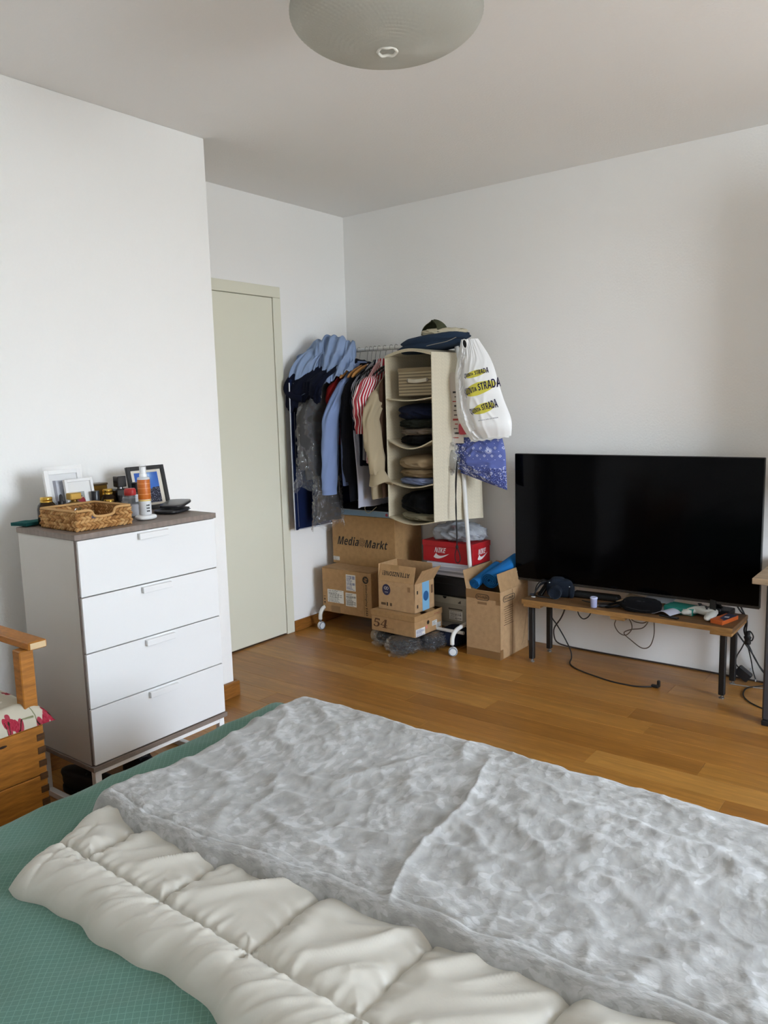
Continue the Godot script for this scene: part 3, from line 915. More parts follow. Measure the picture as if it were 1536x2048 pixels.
func build_chest() -> void:
	var c := thing("storage_bench", "wooden chest seat with dovetailed corners and armrest at the left edge", "storage bench")
	var w := textured(tx.pine, Vector3(1.6, 3.2, 1), 0.42, true, "cf8c40")
	var dark := textured(tx.pine, Vector3(3, 5, 1), 0.55, true, "6a4a2f")
	var xf := 1.2; var zr := 2.985; var zl := 4.1
	# planks of the front
	for r in [[0.03, 0.158], [0.161, 0.317], [0.32, 0.478]]:
		part(c, "plank", mb().box(V(xf - 0.011, (r[0] + r[1]) / 2, (zr + zl) / 2 + 0.001), V(0.022, r[1] - r[0], zl - zr - 0.002), 0.002), w)
	part(c, "end_panel", mb().box(V((xf + 0.6) / 2 - 0.012, 0.254, zr + 0.012), V(xf - 0.6 - 0.025, 0.448, 0.022), 0.002), w)
	part(c, "back_panel", mb().box(V(0.611, 0.254, (zr + zl) / 2), V(0.022, 0.448, zl - zr), 0.002), w)
	part(c, "lid", mb().box(V(0.9, 0.488, (zr + zl) / 2 + 0.002), V(0.61, 0.018, zl - zr), 0.003), w)
	for k in 10:
		var y := 0.055 + k * 0.043
		part(c, "dovetail", mb().box(V(xf - 0.0105, y, zr + 0.013), V(0.0235, 0.023, 0.0265), 0.0015), dark)
	part(c, "knot_hole", mb().lathe([Vector2(0, 0), Vector2(0.009, 0), Vector2(0.008, 0.0006), Vector2(0, 0.0006)], 16, Transform3D(Basis(V(0, 0.5, 0), V(1, 0, 0), V(0, 0, -1.6)), V(xf - 0.0003, 0.452, 3.118))), mt("2b160a", 0.8))
	# arm on its post
	for xx in [xf - 0.03, 0.66]:
		part(c, "arm_post", mb().box(V(xx, 0.61, zr + 0.03), V(0.045, 0.235, 0.045), 0.003), w)
	part(c, "armrest", mb().box(V(0.915, 0.741, zr + 0.003), V(0.6, 0.026, 0.06), 0.004), w)
	part(c, "worn_end", mb().box(V(1.2155, 0.741, zr + 0.003), V(0.0015, 0.019, 0.05)), mt("d3b68c", 0.8), "pale worn end of the armrest")
	part(c, "backrest", mb().box(V(0.61, 0.68, (zr + zl) / 2), V(0.022, 0.16, zl - zr - 0.06), 0.004), w)
	# cushion on the seat
	var rg := RandomNumberGenerator.new(); rg.seed = 21
	var pw := 256
	var red := PackedFloat32Array(); red.resize(pw * pw)
	var stem := PackedFloat32Array(); stem.resize(pw * pw)
	var yel := PackedFloat32Array(); yel.resize(pw * pw)
	var wht := PackedFloat32Array(); wht.resize(pw * pw)
	for k in 9:
		var q := Vector2(rg.randf() * pw, rg.randf() * pw)
		var a := rg.randf() * TAU
		lay(stem, pw, pw, [q, q + Vector2(cos(a), sin(a)) * 24, q + Vector2(cos(a + 0.5), sin(a + 0.5)) * 58], 1.4)
		for j in 4: lay(red, pw, pw, [q + Vector2(cos(j * 1.57 + a), sin(j * 1.57 + a)) * 9, q + Vector2(cos(j * 1.57 + a), sin(j * 1.57 + a)) * 15], 10.0, 0.75 + 0.25 * (j % 2))
		lay(stem, pw, pw, [q, q + Vector2(1, 1)], 4.0)
	for k in 5:
		var q := Vector2(rg.randf() * pw, rg.randf() * pw)
		for j in 12:
			lay(wht, pw, pw, [q + Vector2(cos(j * 0.524), sin(j * 0.524)) * 7, q + Vector2(cos(j * 0.524), sin(j * 0.524)) * 16], 2.6)
		lay(yel, pw, pw, [q, q + Vector2(1, 0)], 5.5)
	tx.poppy = img(pw, pw, func(u, v):
		var i := int(v * pw) * pw + int(u * pw)
		var col := Color("c9c2b2").lerp(Color("6d7150"), stem[i] * 0.8)
		col = col.lerp(Color("8e1a30").lerp(Color("b54656"), ns(1, u * 6, v * 6)), clampf(red[i] * 1.2, 0, 1))
		if stem[i] > 0.5 and red[i] > 0.4: col = Color("3a2a22")
		col = col.lerp(Color("e8e6de"), wht[i])
		return col.lerp(Color("b98a2c"), yel[i]))
	var cm := textured(tx.poppy, Vector3(5.2, 5.2, 1), 0.9, false, "f2f0ea", 0.2)
	var cu := mb().grid(func(u, v):
		var a: float = u * 2.0 - 1.0
		var x: float = 0.93 + a * 0.285
		var z: float = 2.975 + v * 1.08
		var e := prof((1.0 - absf(a)) / 0.2) * prof(v / 0.05)
		var corner := 0.012 * smoothstep(0.8, 1.0, a) * smoothstep(0.08, 0.0, v)
		return V(x + corner * 1.6, 0.5 + 0.052 * e + 0.006 * ridge(0, x * 1.2, z * 1.1) * e - 0.012 * smoothstep(0.86, 1.0, a) + corner * 0.6, z - corner), 60, 120, 0.57, 1.08, true)
	cu.box(V(0.93, 0.5, 3.52), V(0.56, 0.006, 1.06), 0.002)
	solo("seat_cushion", cu, cm, "pale seat cushion printed with red poppies on the wooden chest", "cushion")

func build_lamp() -> void:
	var o := V(2.117, 2.52, 2.311)
	var l := thing("ceiling_lamp", "round white woven-shade lamp hanging from the ceiling", "ceiling lamp", o)
	var m := mt("fbf9f2", 0.85).duplicate()
	m.uv1_scale = Vector3(26, 26, 1)
	m.heightmap_enabled = true; m.heightmap_texture = tx.weave; m.heightmap_scale = 0.12
	m.backlight_enabled = true; m.backlight = Color(1, 0.99, 0.95)
	var sh := mb().grid(func(u, w):
		var a: float = u * TAU
		var b: float = lerpf(-PI * 0.5 + 0.09, PI * 0.5 - 0.3, w)
		var rib := 1.0 + 0.009 * sin(b * 100.0) + 0.004 * sin(a * 90.0 + b * 40.0)
		# the fabric is drawn in towards the hole underneath
		return V(cos(a) * cos(b) * 0.266 * rib, sin(b) * 0.098 * rib, sin(a) * cos(b) * 0.266 * rib), 180, 90, 6.0, 3.0, true, true)
	part(l, "shade", sh, m)
	var rim := PackedVector3Array()
	for i in 26:
		var a := TAU * i / 26
		rim.append(V(cos(a) * 0.027, -0.0975 + 0.002 * sin(a * 5.0), sin(a) * 0.027))
	part(l, "hole_rim", mb().tube(rim, 0.0042, 8, false, true), mt("e8e5da", 0.9))
	part(l, "canopy", mb().lathe([Vector2(0, 0.09), Vector2(0.02, 0.09), Vector2(0.02, 0.15), Vector2(0.06, 0.165), Vector2(0.06, 0.1798), Vector2(0, 0.1798)], 24), mt("e8e5da", 0.6))
	part(l, "bulb", mb().blob(V(0, 0.02, 0), V(0.03, 0.045, 0.03), 2.0, 18, 12), mt("e9e7e0", 0.3))

# a printed sticker: rows of small type and a bar code, u 0..1 across
func sticker_tex(sd: int, blue := false) -> ImageTexture:
	var key := "sticker%d" % sd
	if not tx.has(key):
		var ink := Color("3a4480") if blue else Color("35322f")
		tx[key] = img(96, 96, func(u, w):
			var r := int(w * 14.0)
			var c := Color("e4e1da")
			if u < 0.05 or u > 0.95 or w < 0.04 or w > 0.96: return c
			var f := fposmod(w * 14.0, 1.0)
			var hh := ns(1, r * 0.173 + sd * 0.31, 0.5)
			if hh > 0.56:   # bar code row
				if u > 0.45 or sd % 2 == 0: return ink if ns(2, u * 9.0, sd * 0.17 + 0.1) > 0.5 else c
			if f < 0.55 and u < 0.2 + hh and ns(2, u * 7.0, r * 0.37 + sd * 0.2) > 0.42: return c.lerp(ink, 0.8)
			return c)
	return tx[key]
func sticker(p: Node, sd: int, w: float, h: float, tr: Transform3D, blue := false) -> void:
	var key := "stickermat%d" % sd
	if not mats.has(key): mats[key] = textured(sticker_tex(sd, blue), Vector3.ONE, 0.55)
	var m := mb()
	m.quad(tr * V(-w / 2, -h / 2, 0), tr * V(w / 2, -h / 2, 0), tr * V(w / 2, h / 2, 0), tr * V(-w / 2, h / 2, 0), tr.basis.z.normalized(), [Vector2(0, 1), Vector2(1, 1), Vector2(1, 0), Vector2(0, 0)])
	part(p, "label", m, mats[key])
func card(hex: String) -> StandardMaterial3D:
	var key := "card" + hex
	if not mats.has(key):
		var m := textured(tx.card, Vector3(4, 4, 1), 0.85, false, hex, 0.25)
		m.resource_name = "cardboard"
		mats[key] = m
	return mats[key]
# point on the front (+z) face of a box of width w, height h, depth d: u from the left, q from the top
func fp(w: float, h: float, d: float, u: float, q: float) -> Transform3D:
	return Transform3D(Basis(), V((u - 0.5) * w, (1.0 - q) * h, d * 0.5 + 0.0006))
func sp(w: float, h: float, d: float, u: float, q: float) -> Transform3D:   # right (+x) face, u from the front edge
	return Transform3D(Basis(V(0, 0, -1), V(0, 1, 0), V(1, 0, 0)), V(w * 0.5 + 0.0006, (1.0 - q) * h, (0.5 - u) * d))
func flat_quad(p: Node, c: String, w: float, h: float, tr: Transform3D, mat: Material) -> void:
	part(p, c, mb().box(Vector3.ZERO, V(w, h, 0.0006), 0.0, tr), mat)

func build_boxes() -> void:
	var ink := mt("241d18", 0.7)
	var brown := card("bb9469")
	var pale := card("c4a077")
	var tape := mt("94724a", 0.35)
	# --- display box on the rack's bars
	var w := 0.403; var h := 0.29; var d := 0.214
	var a := thing("cardboard_box", "cardboard monitor box with round logo and white labels, lowest on the left", "box", V(0.308, 0.117, 0.352), deg_to_rad(1.5))
	var body := mb().box(V(0, h / 2, 0), V(w, h, d), 0.003)
	part(a, "carton", body, brown)
	for s in [-1, 1]: part(a, "top_flap", mb().box(V(s * w / 4, h + 0.0012, 0), V(w / 2 - 0.002, 0.0024, d - 0.002), 0.001, Transform3D(Basis(V(0, 0, 1), s * 0.012), V(0, 0.001, 0))), pale)
	flat_quad(a, "tape", 0.075, 0.045, fp(w, h, d, 0.27, 0.92), tape)
	sticker(a, 1, 0.135, 0.085, fp(w, h, d, 0.275, 0.62))
	sticker(a, 2, 0.088, 0.088, fp(w, h, d, 0.59, 0.65))
	sticker(a, 3, 0.078, 0.105, fp(w, h, d, 0.595, 0.265), true)
	var lg := fp(w, h, d, 0.89, 0.16)
	var disc := print_poly(a, "round_logo", ring(0, 0, 0.0235, 0.0235, 32), lg, ink)
	letters(disc, "hp", 0.026, Transform3D(Basis(V(0, 0, 1), -PI / 2), lg.origin + V(0, 0, 0.0009)), brown, true, "Droid Sans", 0.03, 0.25)
	letters(a, "EliteDisplay E243", 0.2, Transform3D(Basis(V(0, 0, 1), -PI / 2), fp(w, h, d, 0.895, 0.615).origin), ink, true, "Droid Sans", 0.02)
	flat_quad(a, "printed_line", 0.0008, 0.2, fp(w, h, d, 0.855, 0.62), ink)
	for k in 4:
		var o := fp(w, h, d, 0.045, 0.63 + 0.085 * k)
		var q: PackedVector2Array
		if k == 0: q = PackedVector2Array([Vector2(-0.008, -0.007), Vector2(0.008, -0.007), Vector2(0.008, -0.004), Vector2(-0.008, -0.004)])
		elif k == 1: q = PackedVector2Array([Vector2(-0.008, 0), Vector2(0, 0.008), Vector2(0.008, 0), Vector2(0.003, 0), Vector2(0.003, -0.008), Vector2(-0.003, -0.008), Vector2(-0.003, 0)])
		elif k == 2: q = PackedVector2Array([Vector2(-0.006, 0.008), Vector2(0.006, 0.008), Vector2(0.005, 0.001), Vector2(0.001, -0.002), Vector2(0.001, -0.006), Vector2(0.004, -0.008), Vector2(-0.004, -0.008), Vector2(-0.001, -0.006), Vector2(-0.001, -0.002), Vector2(-0.005, 0.001)])
		else: q = ring(0, 0, 0.008, 0.004, 12)
		print_poly(a, "handling_mark", q, o, ink)
	# --- electronics shop box above it
	w = 0.525; h = 0.33; d = 0.29
	var b := thing("cardboard_box", "large brown shop carton with black lettering, on top of the monitor box", "box", V(0.34, 0.4105, 0.167))
	part(b, "carton", mb().box(V(0, h / 2, 0), V(w, h, d), 0.003), card("b58e61"))
	letters(b, "Media", 0.176, fp(w, h, d, 0.268, 0.52), ink, true, "Droid Sans", 0.058, 0.25)
	letters(b, "Markt", 0.176, fp(w, h, d, 0.712, 0.535), ink, true, "Droid Sans", 0.054, 0.25)
	var sw := mb()
	for arm in 9:
		for ringk in 5:
			var aa := TAU * arm / 9.0 + ringk * 0.32
			var rr := 0.008 + ringk * 0.0048
			sw.prism(ring(cos(aa) * rr, sin(aa) * rr, 0.0021 + 0.0003 * ringk, 0.0014 + 0.0003 * ringk, 8), 0, 0.0006, fp(w, h, d, 0.49, 0.525))
	part(b, "swirl_logo", sw, ink)
	sticker(b, 5, 0.055, 0.026, fp(w, h, d, 0.06, 0.9))
	flat_quad(b, "tape", 0.05, 0.035, sp(w, h, d, 0.75, 0.16), mt("b5946a", 0.4))
	# --- flat blue box and what lies on it
	var f := thing("flat_box", "flat blue-grey box with a red flower mark, on top of the shop carton", "box", V(0.325, 0.7415, 0.17))
	part(f, "carton", mb().box(V(0, 0.019, 0), V(0.51, 0.036, 0.29), 0.002), mt("7d97ab", 0.6))
	part(f, "lid_edge", mb().box(V(0, 0.0372, 0), V(0.512, 0.002, 0.292), 0.001), mt("c9d3d8", 0.6))
	for k in 5: print_poly(f, "flower_mark", ring(cos(TAU * k / 5) * 0.006, sin(TAU * k / 5) * 0.006, 0.0042, 0.0042, 10), Transform3D(Basis(), V(0.218, 0.019, 0.1457)), mt("b02438", 0.6))
	var bl := mb().grid(func(u, v):
		var x: float = lerpf(-0.2, 0.25, u)
		var z: float = lerpf(-0.1, 0.13, v)
		var ee := prof(minf(minf(u, 1 - u) / 0.1, minf(v, 1 - v) / 0.15))
		return V(0.325 + x, 0.7805 + (0.026 + 0.014 * ridge(0, x * 1.5, z * 2.0)) * ee, 0.17 + z), 50, 30, 1, 1, true)
	bl.box(V(0.35, 0.783, 0.185), V(0.42, 0.004, 0.21))
	solo("folded_bag", bl, cloth("17161a"), "crumpled black cloth bag lying on the flat blue box", "bag")
	var cord := curve([V(0.36, 0.803, 0.3), V(0.37, 0.795, 0.318), V(0.385, 0.772, 0.322), V(0.405, 0.768, 0.3225), V(0.43, 0.78, 0.322), V(0.445, 0.794, 0.317), V(0.45, 0.806, 0.297)], 6)
	solo("cord_loop", mb().tube(cord, 0.0022, 8), mt("c9c0a0", 0.8), "thin pale cord loop hanging over the front of the flat blue box", "cord")
	# --- shoe carton "54" on the plastic bags
	w = 0.329; h = 0.127; d = 0.272
	var c := thing("cardboard_box", "low brown carton marked 54 with labels on its side, resting on the plastic bags", "box", V(0.786, 0.1, 0.461), deg_to_rad(-2.1))
	part(c, "carton", mb().box(V(0, h / 2, 0), V(w, h, d), 0.002), brown)
	part(c, "lid", mb().box(V(0, h - 0.018, 0), V(w + 0.006, 0.036, d + 0.005), 0.002), card("b28c60"))
	letters(c, "54", 0.105, fp(w, h, d, 0.22, 0.6), mt("55341c", 0.8), true, "Droid Serif", 0.052, 0.2)
	letters(c, "STRADA", 0.07, fp(w, h, d, 0.42, 0.78), mt("6e4a2c", 0.8), false, "Droid Serif", 0.007)
	sticker(c, 8, 0.09, 0.045, sp(w, h, d, 0.2, 0.81), true)
	sticker(c, 9, 0.05, 0.03, sp(w, h, d, 0.72, 0.62))
	sticker(c, 10, 0.05, 0.03, sp(w, h, d, 0.86, 0.78))
	flat_quad(c, "red_sticker", 0.018, 0.018, sp(w, h, d, 0.42, 0.68), mt("cf7a68", 0.6))
	print_poly(c, "finger_hole", ring(0, 0, 0.012, 0.012, 20), sp(w, h, d, 0.48, 0.48), mt("20160e", 0.9))
	letters(c, "54 STRADA", 0.06, sp(w + 0.006, h, d, 0.8, 0.18), mt("8a4030", 0.8), true, "Droid Serif", 0.01)
	# --- open carton on it
	w = 0.268; h = 0.176; d = 0.206
	var t := 0.0035
	var o := thing("cardboard_box", "open small carton with upside-down warning lettering on its front flap", "box", V(0.781, 0.228, 0.452))
	var walls := mb().box(V(0, t / 2, 0), V(w, t, d))
	walls.box(V(0, h / 2, d / 2 - t / 2), V(w, h, t), 0.001).box(V(0, h / 2, -d / 2 + t / 2), V(w, h, t), 0.001)
	walls.box(V(-w / 2 + t / 2, h / 2, 0), V(t, h, d), 0.001).box(V(w / 2 - t / 2, h / 2, 0), V(t, h, d), 0.001)
	part(o, "carton", walls, pale)
	var fl := [["front", V(0, h, d / 2), Basis(V(1, 0, 0), deg_to_rad(-14)), V(w - 0.01, 0.1, t)], ["back", V(0, h, -d / 2), Basis(V(1, 0, 0), deg_to_rad(8)), V(w - 0.004, 0.098, t)], ["left", V(-w / 2, h, 0), Basis(V(0, 0, 1), deg_to_rad(-2)), V(t, 0.1, d - 0.006)], ["right", V(w / 2, h, 0), Basis(V(0, 0, 1), deg_to_rad(-32)), V(t, 0.1, d - 0.006)]]
	for q in fl:
		var tr := Transform3D(q[2], q[1])
		var pa := part(o, "flap", mb().box(V(0, q[3].y / 2, 0), q[3], 0.001, tr), card("c09a6f"))
		if q[0] == "front":
			letters(pa, "ATTENZIONE!", 0.2, tr * Transform3D(Basis(V(0, 0, 1), PI), V(-0.005, 0.047, t / 2 + 0.0006)), ink, true, "Droid Sans", 0.026)
			flat_quad(pa, "tape", 0.06, 0.03, tr * Transform3D(Basis(), V(-0.02, 0.085, t / 2 + 0.0005)), mt("a78355", 0.35))
	var rd := fp(w, h, d, 0.23, 0.3)
	var dsc := print_poly(o, "round_mark", ring(0, 0, 0.03, 0.034, 30), rd, mt("2b2a4a", 0.7))
	for k in [-1, 1]:
		part(dsc, "linked_ring", mb().tube(curve([V(k * 0.007 - 0.009, 0.004, 0), V(k * 0.007, 0.012, 0), V(k * 0.007 + 0.009, 0.004, 0), V(k * 0.007, -0.005, 0), V(k * 0.007 - 0.009, 0.004, 0)], 6), 0.0012, 6, false), mt("cdc6c0", 0.7)).position = rd.origin + V(0, 0.006, 0.001)
	letters(dsc, "CASA", 0.025, rd * Transform3D(Basis(), V(0, -0.015, 0.0008)), mt("cdc6c0", 0.7), true, "Droid Sans", 0.005)
	flat_quad(o, "torn_sticker", 0.025, 0.028, fp(w, h, d, 0.57, 0.23), mt("b9976d", 0.7))
	for k in 3:
		flat_quad(o, "handling_mark", [0.035, 0.009, 0.014][k], [0.015, 0.022, 0.018][k], fp(w, h, d, [0.14, 0.25, 0.35][k], 0.8), [mt("5c4630", 0.8), ink, mt("5c4630", 0.8)][k])
	flat_quad(o, "tape", 0.02, 0.03, fp(w, h, d, 0.85, 0.2), mt("94704a", 0.4))
	flat_quad(o, "blue_strip", 0.072, 0.172, sp(w, h, d, 0.56, 0.5), mt("7fb4d6", 0.5))
	print_poly(o, "picture_mark", ring(0, 0, 0.027, 0.03, 24), Transform3D(sp(w, h, d, 0.56, 0.5).basis, sp(w, h, d, 0.56, 0.5).origin + V(0.0007, 0, 0)), mt("2d5f92", 0.5))
	for k in 2: flat_quad(o, "handling_mark", 0.012, 0.02, sp(w, h, d, 0.14, [0.3, 0.78][k]), ink)
	flat_quad(o, "printed_block", 0.02, 0.05, sp(w, h, d, 0.88, 0.33), mt("6d5238", 0.8))
	# --- grey shoe box, dark case, papers, red shoe box, standing behind
	w = 0.33; h = 0.158; d = 0.2
	var g := thing("shoe_box", "grey-beige shoe box with a dark lid notch, lowest beside the tall carton", "box", V(1.005, 0.117, 0.155), deg_to_rad(-1))
	part(g, "carton", mb().box(V(0, (h - 0.03) / 2, 0), V(w - 0.006, h - 0.03, d - 0.006), 0.002), mt("a19a8a", 0.7))
	var lid := part(g, "lid", mb().box(V(0, h - 0.022, 0), V(w, 0.044, d), 0.002), mt("b0aa9a", 0.7))
	print_poly(lid, "notch", ring(0, 0, 0.014, 0.014, 14, PI, TAU), Transform3D(Basis(), V(-0.075, h, d / 2 + 0.0006)), mt("1a1816", 0.9))
	for k in 3:
		var xx := 0.012 + k * 0.007
		print_poly(lid, "triangle_mark", PackedVector2Array([Vector2(xx, 0), Vector2(xx + 0.005, 0), Vector2(xx + 0.007 - k * 0.001, 0.006 + k * 0.005), Vector2(xx + 0.002 - k * 0.001, 0.008 + k * 0.005)]), Transform3D(Basis(), V(0.01, h - 0.034, d / 2 + 0.0006)), ink)
	flat_quad(g, "dark_label_bar", 0.1, 0.006, Transform3D(Basis(), V(0.0, 0.085, d / 2 - 0.0022)), ink)
	sticker(g, 11, 0.095, 0.055, Transform3D(Basis(), V(0.003, 0.045, d / 2 - 0.0022)))
	var k1 := thing("case", "black hard case squeezed between the grey shoe box and the paper stack", "case", V(0.985, 0.276, 0.16))
	part(k1, "shell", mb().box(V(0, 0.065, 0), V(0.31, 0.128, 0.2), 0.012), mt("121214", 0.5))
	part(k1, "seam", mb().box(V(0, 0.08, 0), V(0.312, 0.003, 0.202), 0.001), mt("2a2a2e", 0.5))
	var y := 0.4055
	for k in 6:
		var hh: float = [0.016, 0.012, 0.009, 0.015, 0.012, 0.014][k]
		solo("magazine", mb().box(Vector3.ZERO, V(0.29 + 0.012 * (k % 3), hh - 0.001, 0.205), 0.001, T(V(0.96 + 0.006 * sin(k * 2.0), y + hh / 2, 0.155), -2.0 + k * 1.5)), mt(["c9c7cf", "8f9098", "d5d5db", "b9b8c6", "dcdce2", "c2c3cd"][k], 0.5), "thin pale magazine in the stack beneath the red shoe box, %s" % ["lowest of six", "second from the bottom", "third from the bottom", "third from the top", "second from the top", "topmost of six"][k], "magazine", "magazines beneath the red shoe box")
		y += hh
	w = 0.372; h = 0.129; d = 0.2
	var n := thing("shoe_box", "red shoe box with white lettering and swoosh marks, under a translucent bag", "box", V(0.952, y + 0.0005, 0.152), deg_to_rad(-1.6))
	var red := mt("b3121d", 0.5)
	part(n, "carton", mb().box(V(0, (h - 0.03) / 2, 0), V(w - 0.006, h - 0.03, d - 0.006), 0.002), red)
	part(n, "lid", mb().box(V(0, h - 0.0165, 0), V(w, 0.033, d), 0.002), red)
	var swsh := PackedVector2Array()
	for i in 15:   # lower edge: tail tip on the right, down to the heel on the left
		var q := i / 14.0
		swsh.append(Vector2(lerpf(0.062, -0.05, q), 0.026 - 0.046 * sin(PI * 0.5 * q) * (1.0 - 0.12 * q) + 0.012 * pow(q, 6.0)))
	for i in range(1, 14):
		var q := 1.0 - i / 14.0
		swsh.append(Vector2(lerpf(0.062, -0.05, q) + 0.012 * q * q, 0.026 - 0.022 * sin(PI * 0.5 * minf(q * 1.15, 1.0)) + 0.03 * pow(q, 6.0)))
	var wh := mt("e6dedc", 0.6)
	print_poly(n, "swoosh", swsh, Transform3D(Basis(V(1.05, 0, 0), V(0, 1, 0), V(0, 0, 1)), V(-0.05, 0.031, d / 2 - 0.0022)), wh)
	letters(n, "NIKE", 0.078, Transform3D(Basis(), V(-0.052, 0.074, d / 2 - 0.002)), wh, true, "Droid Sans", 0.031, 0.3)
	var sd := Transform3D(Basis(V(0, 0, -1), V(0, 1, 0), V(1, 0, 0)), V(w / 2 - 0.0022, 0.034, -0.005))
	print_poly(n, "swoosh", swsh, sd, wh)
	letters(n, "NIKE", 0.078, Transform3D(sd.basis, V(w / 2 - 0.002, 0.074, -0.005)), wh, true, "Droid Sans", 0.032, 0.3)
	# translucent bag heaped on the red box
	var bagm := mt("c3c8ce", 0.3).duplicate()
	bagm.transparency = BaseMaterial3D.TRANSPARENCY_ALPHA; bagm.albedo_color = Color("c9ced6", 0.45); bagm.roughness = 0.3
	var ty: float = y + h + 0.003
	var tb := thing("plastic_bag", "crumpled translucent plastic bag with a red mark on the red shoe box", "bag", V(0.985, ty, 0.16))
	part(tb, "film", mb().blob(V(0, 0.045, 0), V(0.15, 0.058, 0.1), 2.6, 64, 30, func(dd): return 0.26 * (fold(dd.x * 0.5 + dd.y * 0.3, dd.z * 0.5) - 0.5) + 0.09 * ridge(1, dd.x * 0.3, dd.y * 0.3 + dd.z * 0.3) - (0.25 if dd.y < -0.5 else 0.0)), bagm)
	part(tb, "contents", mb().blob(V(-0.01, 0.04, -0.01), V(0.11, 0.036, 0.07), 2.6, 30, 16, func(dd): return 0.2 * ns(0, dd.x * 0.4, dd.z * 0.4)), mt("9a9fa8", 0.8))
	part(tb, "red_print", mb().blob(V(-0.03, 0.084, 0.03), V(0.018, 0.009, 0.012), 2.0, 14, 8), mt("a02a30", 0.5))
	# --- tall carton with rolled mats
	w = 0.224; h = 0.391; d = 0.33
	var e := thing("cardboard_box", "tall open appliance carton with oval name logos, holding blue rolled mats", "box", V(1.299, 0, 0.259), deg_to_rad(-0.6))
	var wl := mb().box(V(0, t / 2, 0), V(w, t, d))
	wl.box(V(0, h / 2, d / 2 - t / 2), V(w, h, t), 0.001).box(V(0, h / 2, -d / 2 + t / 2), V(w, h, t), 0.001)
	wl.box(V(-w / 2 + t / 2, h / 2, 0), V(t, h, d), 0.001).box(V(w / 2 - t / 2, h / 2, 0), V(t, h, d), 0.001)
	part(e, "carton", wl, card("c09d75"))
	var fm := card("b39069")
	for q in [[V(-w / 2, h, 0), Basis(V(0, 0, 1), deg_to_rad(11)), V(t, 0.105, d - 0.004)], [V(0, h, -d / 2), Basis(V(1, 0, 0), deg_to_rad(-6)), V(w - 0.004, 0.105, t)], [V(w / 2, h, 0), Basis(V(0, 0, 1), deg_to_rad(12)), V(t, 0.105, d - 0.004)]]:
		part(e, "flap", mb().box(V(0, q[2].y / 2, 0), q[2], 0.001, Transform3D(q[1], q[0])), fm)
	var dt := mt("8d6a44", 0.4)
	flat_quad(e, "tape", w, 0.05, fp(w, h, d, 0.5, 0.066), dt)
	flat_quad(e, "tape", w - 0.004, 0.045, fp(w, h, d, 0.5, 0.942), dt)
	flat_quad(e, "tape", 0.03, 0.03, fp(w, h, d, 0.94, 0.15), dt)
	flat_quad(e, "tape", 0.03, 0.06, sp(w, h, d, 0.05, 0.93), dt)
	for q in [[fp(w, h, d, 0.49, 0.1), 0.085], [sp(w, h, d, 0.3, 0.12), 0.13]]:
		var tr: Transform3D = q[0]
		tr.origin += tr.basis.z * 0.0006
		var s: float = q[1]
		var ol := part(e, "oval_logo", mb().tube(PackedVector3Array(Array(rrect(-s / 2, -0.016, s / 2, 0.016, 0.0155, 6)).map(func(k): return tr * V(k.x, k.y, 0))), 0.0016, 6, false, true), ink)
		letters(ol, "DeLonghi", s * 0.84, tr, ink, true, "Droid Serif", 0.02)
	flat_quad(e, "printed_block", 0.06, 0.014, fp(w, h, d, 0.48, 0.19), mt("8b6a48", 0.8))
	for k in 9:
		flat_quad(e, "printed_line", [0.1, 0.11, 0.09, 0.1, 0.095, 0.085, 0.1, 0.09, 0.11][k], 0.004, sp(w, h, d, 0.29, 0.24 + k * 0.033), mt("6f5236", 0.8))
	# line drawing of the appliance low on the right side
	var im := sp(w, h, d, 0.86, 0.7)
	im.origin += im.basis.z * 0.0006
	print_poly(e, "printed_picture", PackedVector2Array([Vector2(-0.04, -0.09), Vector2(0.04, -0.09), Vector2(0.035, -0.075), Vector2(-0.02, -0.075), Vector2(-0.012, -0.02), Vector2(0.006, 0.03), Vector2(0.02, 0.09), Vector2(0.03, 0.09), Vector2(0.014, 0.02), Vector2(0.0, -0.03), Vector2(-0.028, -0.078)]), im, ink)
	flat_quad(e, "crease", 0.006, h * 0.98, sp(w, h, d, 0.42, 0.5), mt("8e6d4a", 0.9))
	# rolled mats
	for q in [[V(1.232, 0.447, 0.27), V(-0.1, -0.28, 0.95), 0.034, 0.24, 0.0], [V(1.322, 0.475, 0.22), V(-0.1, -0.24, 0.95), 0.053, 0.3, 1.0]]:
		var dirn: Vector3 = q[1].normalized()
		var R: float = q[2]
		var x := dirn.cross(Vector3.UP).normalized()
		var bs := Basis(x, dirn.cross(x), dirn)
		var ph: float = q[4]
		var rl := thing("rolled_mat", ["smaller blue rolled mat on the left inside the tall carton", "larger blue rolled mat on the right inside the tall carton"][int(ph)], "mat", q[0], 0.0, "")
		part(rl, "roll", mb().sheet(func(u, v):
			var an: float = u * TAU * 4.3 + ph
			var rr: float = R * (0.14 + 0.86 * u) * (1.0 + 0.06 * sin(an * 2.0 + 1.0))
			return bs * V(cos(an) * rr, sin(an) * rr * 0.92, (v - 0.5) * q[3]), 130, 4, R * 0.105), cloth("1f6fb4"))
	# plastic-wrapped things on the floor in front
	var film := clear("f2f5f8", 0.03, 0.08)
	film.metallic_specular = 0.8
	film.heightmap_enabled = true; film.heightmap_texture = tx.crinkle; film.heightmap_scale = 0.25; film.uv1_scale = Vector3(3, 2, 1)
